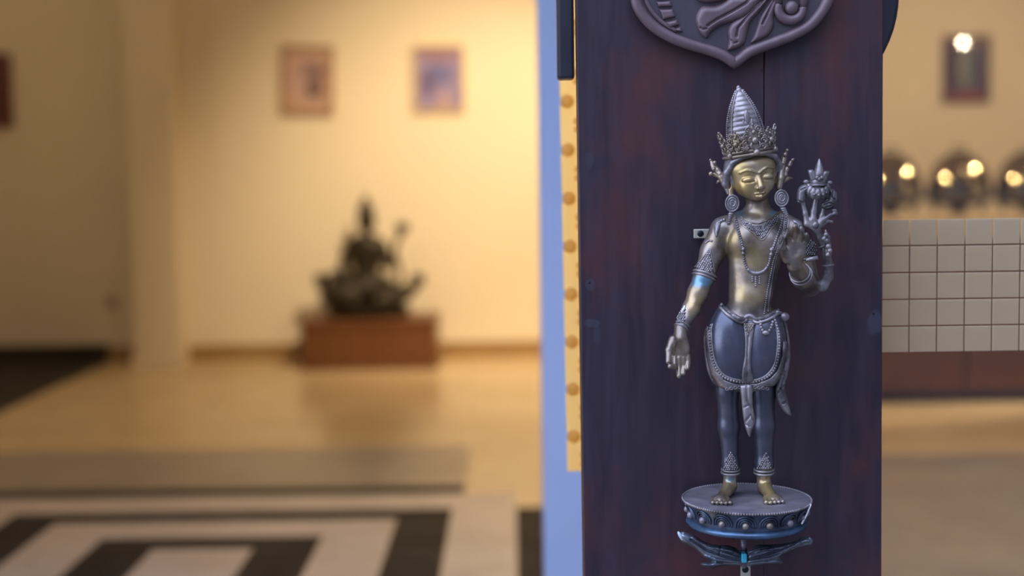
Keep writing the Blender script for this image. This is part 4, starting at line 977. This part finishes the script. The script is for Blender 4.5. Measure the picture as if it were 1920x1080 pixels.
for sg in (-1, 1):
    c0 = L(1345, 325, 60) if sg < 0 else L(1474, 315, 60)
    VR = Vol(c0-np.array([20, 14, 28]), c0+np.array([20, 18, 28]), .6)
    if sg < 0:
        flame(VR, [(1366, 362, 66), (1360, 346, 64), (1353, 332, 62), (1345, 320, 60), (1338, 310, 58), (1331, 299, 57)], [4, 6, 7, 6, 5, 1.6])
        flame(VR, [(1352, 332, 62), (1342, 328, 60), (1332, 326, 58)], [5, 4, 3]); flame(VR, [(1345, 318, 61), (1337, 316, 60), (1334, 308, 58)], [4, 3, 2.5]); flame(VR, [(1356, 338, 62), (1347, 340, 60), (1344, 344, 59)], [4, 3, 1.5])
        for x, y, r in ((1350, 326, 4.5), (1333, 326, 4.5), (1340, 305, 4), (1332, 300, 2.5), (1338, 317, 3.5), (1358, 330, 4)): VR.ell(L(x, y, 63), (S(r), S(r), S(r)), .5)
    else:
        flame(VR, [(1461, 352, 66), (1464, 335, 64), (1466, 315, 62), (1470, 298, 60), (1476, 281, 58)], [6, 7, 6, 5.5, 2])
        flame(VR, [(1467, 336, 63), (1475, 318, 61), (1482, 306, 59), (1488, 298, 58)], [5, 4.5, 4, 2]); flame(VR, [(1466, 342, 63), (1476, 335, 61), (1485, 334, 59)], [5, 5, 1.5]); flame(VR, [(1470, 300, 60), (1463, 312, 62), (1458, 317, 64)], [3, 2.5, 1.5])
        for x, y, r in ((1472, 290, 4.2), (1476, 282, 3.5), (1468, 306, 4.5), (1480, 310, 3.8), (1486, 300, 3.2), (1473, 328, 4.5), (1463, 322, 4)): VR.ell(L(x, y, 63), (S(r), S(r), S(r)), .5)
    link_mesh('ear_ribbon', VR.mesh('ear_ribbon'), M_GLD, ST)

# ------------------------------------------------------------------ lotus held in the raised hand
DL = 66
VL = Vol(L(1490, 560, DL)-np.array([0, 22, 0]), L(1580, 290, DL)+np.array([0, 30, 0]), .65)
VL.chain([L(*p) for p in ((1528, 540, 60), (1543, 536, 62), (1553, 520, 64), (1554, 496, 66), (1548, 470, 66), (1538, 446, 66), (1530, 425, 66))], [S(r) for r in (9, 10, 9, 8, 7, 7, 7)], 2)
VL.chain([L(*p) for p in ((1530, 428, 66), (1524, 412, 66), (1526, 395, 66), (1531, 370, 66))], [S(r) for r in (8, 6.5, 5.5, 6)], 2)
VL.chain([L(*p) for p in ((1527, 428, 66), (1513, 420, 66), (1510, 400, 66), (1505, 378, 66), (1499, 372, 66))], [S(r) for r in (6, 5.5, 4.5, 4.5, 3.5)], 2)
VL.chain([L(*p) for p in ((1534, 424, 66), (1541, 405, 66), (1546, 388, 66), (1550, 376, 66))], [S(r) for r in (5, 4.5, 4.5, 5)], 2)
VL.chain([L(*p) for p in ((1536, 425, 66), (1544, 412, 68), (1556, 404, 68), (1567, 400, 68), (1567, 395, 68), (1562, 394, 68))], [S(r) for r in (5, 4, 3.8, 3.5, 3, 2.5)], 1.5)
VL.chain([L(*p) for p in ((1540, 424, 66), (1552, 415, 67), (1559, 416, 67))], [S(r) for r in (4, 3.5, 4)], 1.5)
VL.ell(L(1529, 422, 73), (S(7), S(6), S(7)), .8)
VL.chain([L(*p) for p in ((1552, 500, 68), (1553, 470, 72), (1551, 445, 72), (1548, 432, 72))], [S(r) for r in (6, 6.5, 6, 2)], 1.2)
for x, y, r in ((1550, 452, 6), (1553, 462, 5.5), (1545, 448, 5), (1556, 470, 5), (1552, 478, 4.5), (1549, 440, 5)): VL.ell(L(x, y, 76), (S(r), S(r), S(r)), .5)
lot = link_mesh('lotus', VL.mesh('lotus_stem'), M_ORN, ST)
m = MB(); limb_ring(m, L(1554, 505, 66), L(1552, 490, 66), .5, S(9.3), S(2.2)); limb_ring(m, L(1545, 466, 66), L(1541, 456, 66), .5, S(8.6), S(2.2)); m.tube([L(1511, 488, 76), L(1533, 483, 76)], [S(4), S(4)], 10); build_mm(m, 'stem_band', M_ORN, lot)
FCx = 1533.5
for k in range(-3, 4):                        # lower petals
    a = k*29; t = math.radians(a); c = L(FCx+17*math.sin(t), 364-5*(1-math.cos(t))*2, DL+9*math.cos(t)); m = MB()
    m.sphere(c, S(9.2), 12, 8, (.85, .75, 1.25)); m.sphere(c+np.array([0, 4.4, -1]), S(3), 8, 6); build_mm(m, 'petal', M_ORN, lot)
m = MB(); c = L(FCx, 344, DL)
m.lathe([(.1, -9), (S(9), -8), (S(13), -4), (S(15.5), 1), (S(15.5), 3), (S(13), 4), (S(11), 3), (.1, 3)], 32, c); build_mm(m, 'flower_cup', M_ORN, lot)
m = MB(); m.tube([c+np.array([S(15.5)*math.cos(t), S(15.5)*math.sin(t), -1.5]) for t in np.linspace(0, 2*PI, 33)], S(2.6), 8, False); m.tube([c+np.array([S(14)*math.cos(t), S(14)*math.sin(t), -5]) for t in np.linspace(0, 2*PI, 33)], S(2.4), 8, False); build_mm(m, 'cup_rim', M_ORN, lot)
for poly in ([(1514, 319), (1524, 318), (1531, 327), (1533, 338), (1521, 340), (1517, 331)], [(1557, 322), (1546, 320), (1540, 328), (1537, 338), (1549, 340), (1553, 331)]):
    relief('upper_petal', M_ORN, lot, poly, DL+2, 4, 6, back=3, h=.6)
m = MB(); m.lathe([(.1, -2), (S(11.5), 0), (S(11), 4), (S(8), 9), (S(4.5), 14), (S(1.5), 17.5), (.1, 18.5)], 9, L(1536, 333, DL+1)); build_mm(m, 'bud_tip', M_ORN, lot)
m = MB()
for x, y in ((1532, 333), (1541, 333), (1536, 336)): m.sphere(L(x, y, DL+9), S(4), 10, 8)
build_mm(m, 'flower_jewel', M_ORN, lot)
m = MB()
for x, y in ((1512, 341), (1555, 343)): m.sphere(L(x, y, DL), S(5.5), 10, 8, (1.2, .8, .8))
build_mm(m, 'side_curl', M_ORN, lot)
relief('curled_leaf', M_ORN, lot, [(1494, 362), (1499, 350), (1512, 345), (1520, 352), (1514, 362), (1511, 375), (1504, 382), (1494, 378)], DL, 6, 10, back=5, h=.6, grooves=[([(1502, 356), (1511, 352)], 2, 2), ([(1496, 376), (1503, 380)], 2, 2)])
relief('scroll_leaf', M_ORN, lot, [(1548, 352), (1560, 354), (1569, 362), (1570, 378), (1562, 390), (1550, 394), (1541, 390), (1540, 380), (1552, 374), (1554, 364)], DL, 6, 9, back=5, h=.6,
       grooves=[([(1562, 360), (1560, 370), (1566, 374)], 1.6, 2.2), ([(1545, 384), (1556, 380), (1564, 383)], 1.6, 2.2), ([(1550, 388), (1558, 386)], 1.5, 2), ([(1557, 358), (1556, 366)], 1.5, 2)])

# ------------------------------------------------------------------ lotus pedestal, foliage and brackets
RP = 62.5; SQ = 1.08; PC = np.array([0.0, 70.0, PZ]); PC[0] = L(1398.5, 932, 66)[0]
def pp_(r, a, z): return PC+np.array([r*math.sin(a), r*SQ*math.cos(a), z])      # a = 0 faces the viewer
ped = MB(); ped.lathe([(.1, -22), (RP-8, -22), (RP-6.5, -20), (RP-6.5, -17), (RP-5.5, -10), (RP-2.5, -4), (RP, -1), (RP, 0)], 96, PC, None, SQ)
pe = build_mm(ped, 'pedestal', M_PED, ST)
m = MB(); m.lathe([(.1, 0.2), (RP-3, 0.2), (RP-.5, 0), (RP-.5, -1), (.1, -1)], 96, PC, None, SQ); build_mm(m, 'pedestal_top', M_TOP, pe)
m = MB(); npearl = 150
for k in range(npearl): m.sphere(pp_(RP, 2*PI*k/npearl, -.6), 1.45, 6, 4)
build_mm(m, 'pearl_rim', M_ORN, pe)
m = MB(); m.lathe([(RP-9, -25.5), (RP-5.2, -26), (RP-3.2, -23.5), (RP-3.6, -21), (RP-7, -19.5)], 96, PC, None, SQ); m.lathe([(.1, -25), (RP-8, -25.5)], 96, PC, None, SQ); build_mm(m, 'foot_ring', M_FRNG, pe)
for k in range(16):
    t = 2*PI*k/16-.19; m = MB()
    for rr, rd in ((10.2, .9), (7.6, .9), (5.2, .8)):
        pts = []
        for b in np.linspace(-.25, PI+.25, 17):
            z_ = -13+rr*.92*math.sin(b); pts.append(pp_(np.interp(z_, [-17, -10, -4, 0], [RP-6.2, RP-5, RP-2, RP-.5])+.4, t+rr*math.cos(b)/RP, z_))
        m.tube(pts, rd, 6)
    build_mm(m, 'lotus_petal', M_PED, pe)
    m = MB(); m.sphere(pp_(RP-4.6, t, -13), 3.6, 12, 8); build_mm(m, 'boss', M_GLD if k in (15, 0, 1) else M_TOP, pe)
m = MB(); c = [L(x, y, 120) for x, y in ((1506, 952), (1500, 962), (1499, 975), (1494, 986), (1490, 991))]; pp = [PC+(lambda v: v/np.linalg.norm(v))(np.array([p[0]-PC[0], p[1]-PC[1], 0]))*(RP+1.8)+np.array([0, 0, p[2]-PZ]) for p in c]
m.tube(crom([pp_(RP+q, a, z_) for a, q, z_ in ((1.10, 1.2, 0), (1.02, .2, -5), (1.0, -1, -9), (.95, -3.0, -14), (.90, -3.5, -17))], 5), .9, 6); build_mm(m, 'paint_drip', M_WHITE, pe)
fl = relief('leaf_spray', M_FOL, ST, [(1273, 1001), (1280, 997), (1300, 1003), (1322, 1016), (1345, 1022), (1368, 1023), (1388, 1034), (1391, 1058), (1352, 1062), (1332, 1067), (1314, 1059), (1320, 1054), (1334, 1053), (1318, 1043), (1300, 1027), (1284, 1020), (1275, 1012)], 72, 11, 10, back=8, ridges=[([(1300, 1008), (1330, 1026), (1372, 1034)], 3.5, 2.5), ([(1322, 1044), (1350, 1051), (1386, 1056)], 3.5, 2.5), ([(1318, 1060), (1336, 1058), (1352, 1059)], 3, 2.5)],
            grooves=[([(1295, 1012), (1325, 1032), (1360, 1044), (1388, 1050)], 2.2, 3.5), ([(1340, 1030), (1365, 1036), (1386, 1044)], 2, 3), ([(1330, 1052), (1360, 1055), (1388, 1056)], 2, 3), ([(1352, 1024), (1348, 1040)], 1.8, 2.5)], h=.8)
fr2 = relief('leaf_spray', M_FOL, ST, [(1399, 1036), (1418, 1022), (1446, 1021), (1470, 1019), (1492, 1014), (1504, 1007), (1516, 1006), (1524, 1014), (1520, 1024), (1506, 1026), (1486, 1033), (1466, 1043), (1467, 1056), (1446, 1058), (1420, 1060), (1400, 1060)], 72, 11, 10, back=8, ridges=[([(1404, 1034), (1432, 1030), (1468, 1026)], 3.5, 2.5), ([(1404, 1054), (1440, 1048), (1466, 1040)], 3.5, 2.5), ([(1480, 1027), (1500, 1016), (1518, 1013)], 3.5, 2.5)],
             grooves=[([(1402, 1050), (1430, 1042), (1462, 1032), (1490, 1020)], 2.2, 3.5), ([(1404, 1040), (1425, 1030), (1450, 1026)], 2, 3), ([(1405, 1056), (1436, 1052), (1462, 1050)], 2, 3), ([(1500, 1010), (1503, 1022)], 2, 3)], h=.8)
m = MB()
for x, y, r in ((1281, 1003, 6), (1288, 1011, 5), (1298, 1018, 4), (1310, 1022, 4.5)): m.sphere(L(x, y, 78), S(r), 10, 8)
build_mm(m, 'leaf_curl', M_FOL, fl)
m = MB()
for x, y, r in ((1517, 1014, 8), (1500, 1019, 5), (1484, 1024, 7), (1470, 1030, 6)): m.sphere(L(x, y, 78), S(r), 10, 8)
build_mm(m, 'leaf_curl', M_FOL, fr2)
m = MB(); m.sphere(L(1276, 1005, 80), S(5), 10, 8, (.7, .5, 2), rot('Y', -30)); build_mm(m, 'leaf_edge', plain('pale_patina', (0.42, 0.52, 0.62), .5), fl)
m = MB(); m.tube([L(1394.5, 1000, 66), L(1395, 1062, 66)], S(6), 12); m.tube([L(1395.5, 1060, 66), L(1396, 1062, 8)], S(6), 12); build_mm(m, 'mounting_rod', M_TOP, ST)
m = MB(); a = L(1388.5, 1052, 76); b = L(1398.5, 1035, 76); m.box((a[0], 70, a[2]), (b[0], 83, b[2]), 1); build_mm(m, 'turquoise_piece', M_TURQ, ST, False)
def bracket(px0, px1, py0, py1, hx, hy, d=9):
    m = MB(); a = L(px0, py1, d); b = L(px1, py0, d); m.box((a[0], d-3, a[2]), (b[0], d, b[2]), .8); br = build_mm(m, 'bracket', M_STEEL, ST, False)
    m = MB(); c = L(hx, hy, d); m.sphere(c, S(6.5), 14, 8, (1, .35, 1)); sc_ = build_mm(m, 'screw', M_SCREW, br); return br
bracket(1301, 1352, 429, 447, 1313.5, 438); bracket(1389, 1407.5, 1060, 1110, 1397.5, 1068, 60)
m = MB(); a = L(1330, 438, 4); m.box((a[0], 0, a[2]-4), (a[0]+8, 6, a[2]+4), .5); build_mm(m, 'spacer', M_STEEL, ST, False)
m = MB(); m.tube([L(1350, 438, 7), L(1372, 440, 42)], 3.2, 8); build_mm(m, 'mounting_arm', M_STEEL, ST)
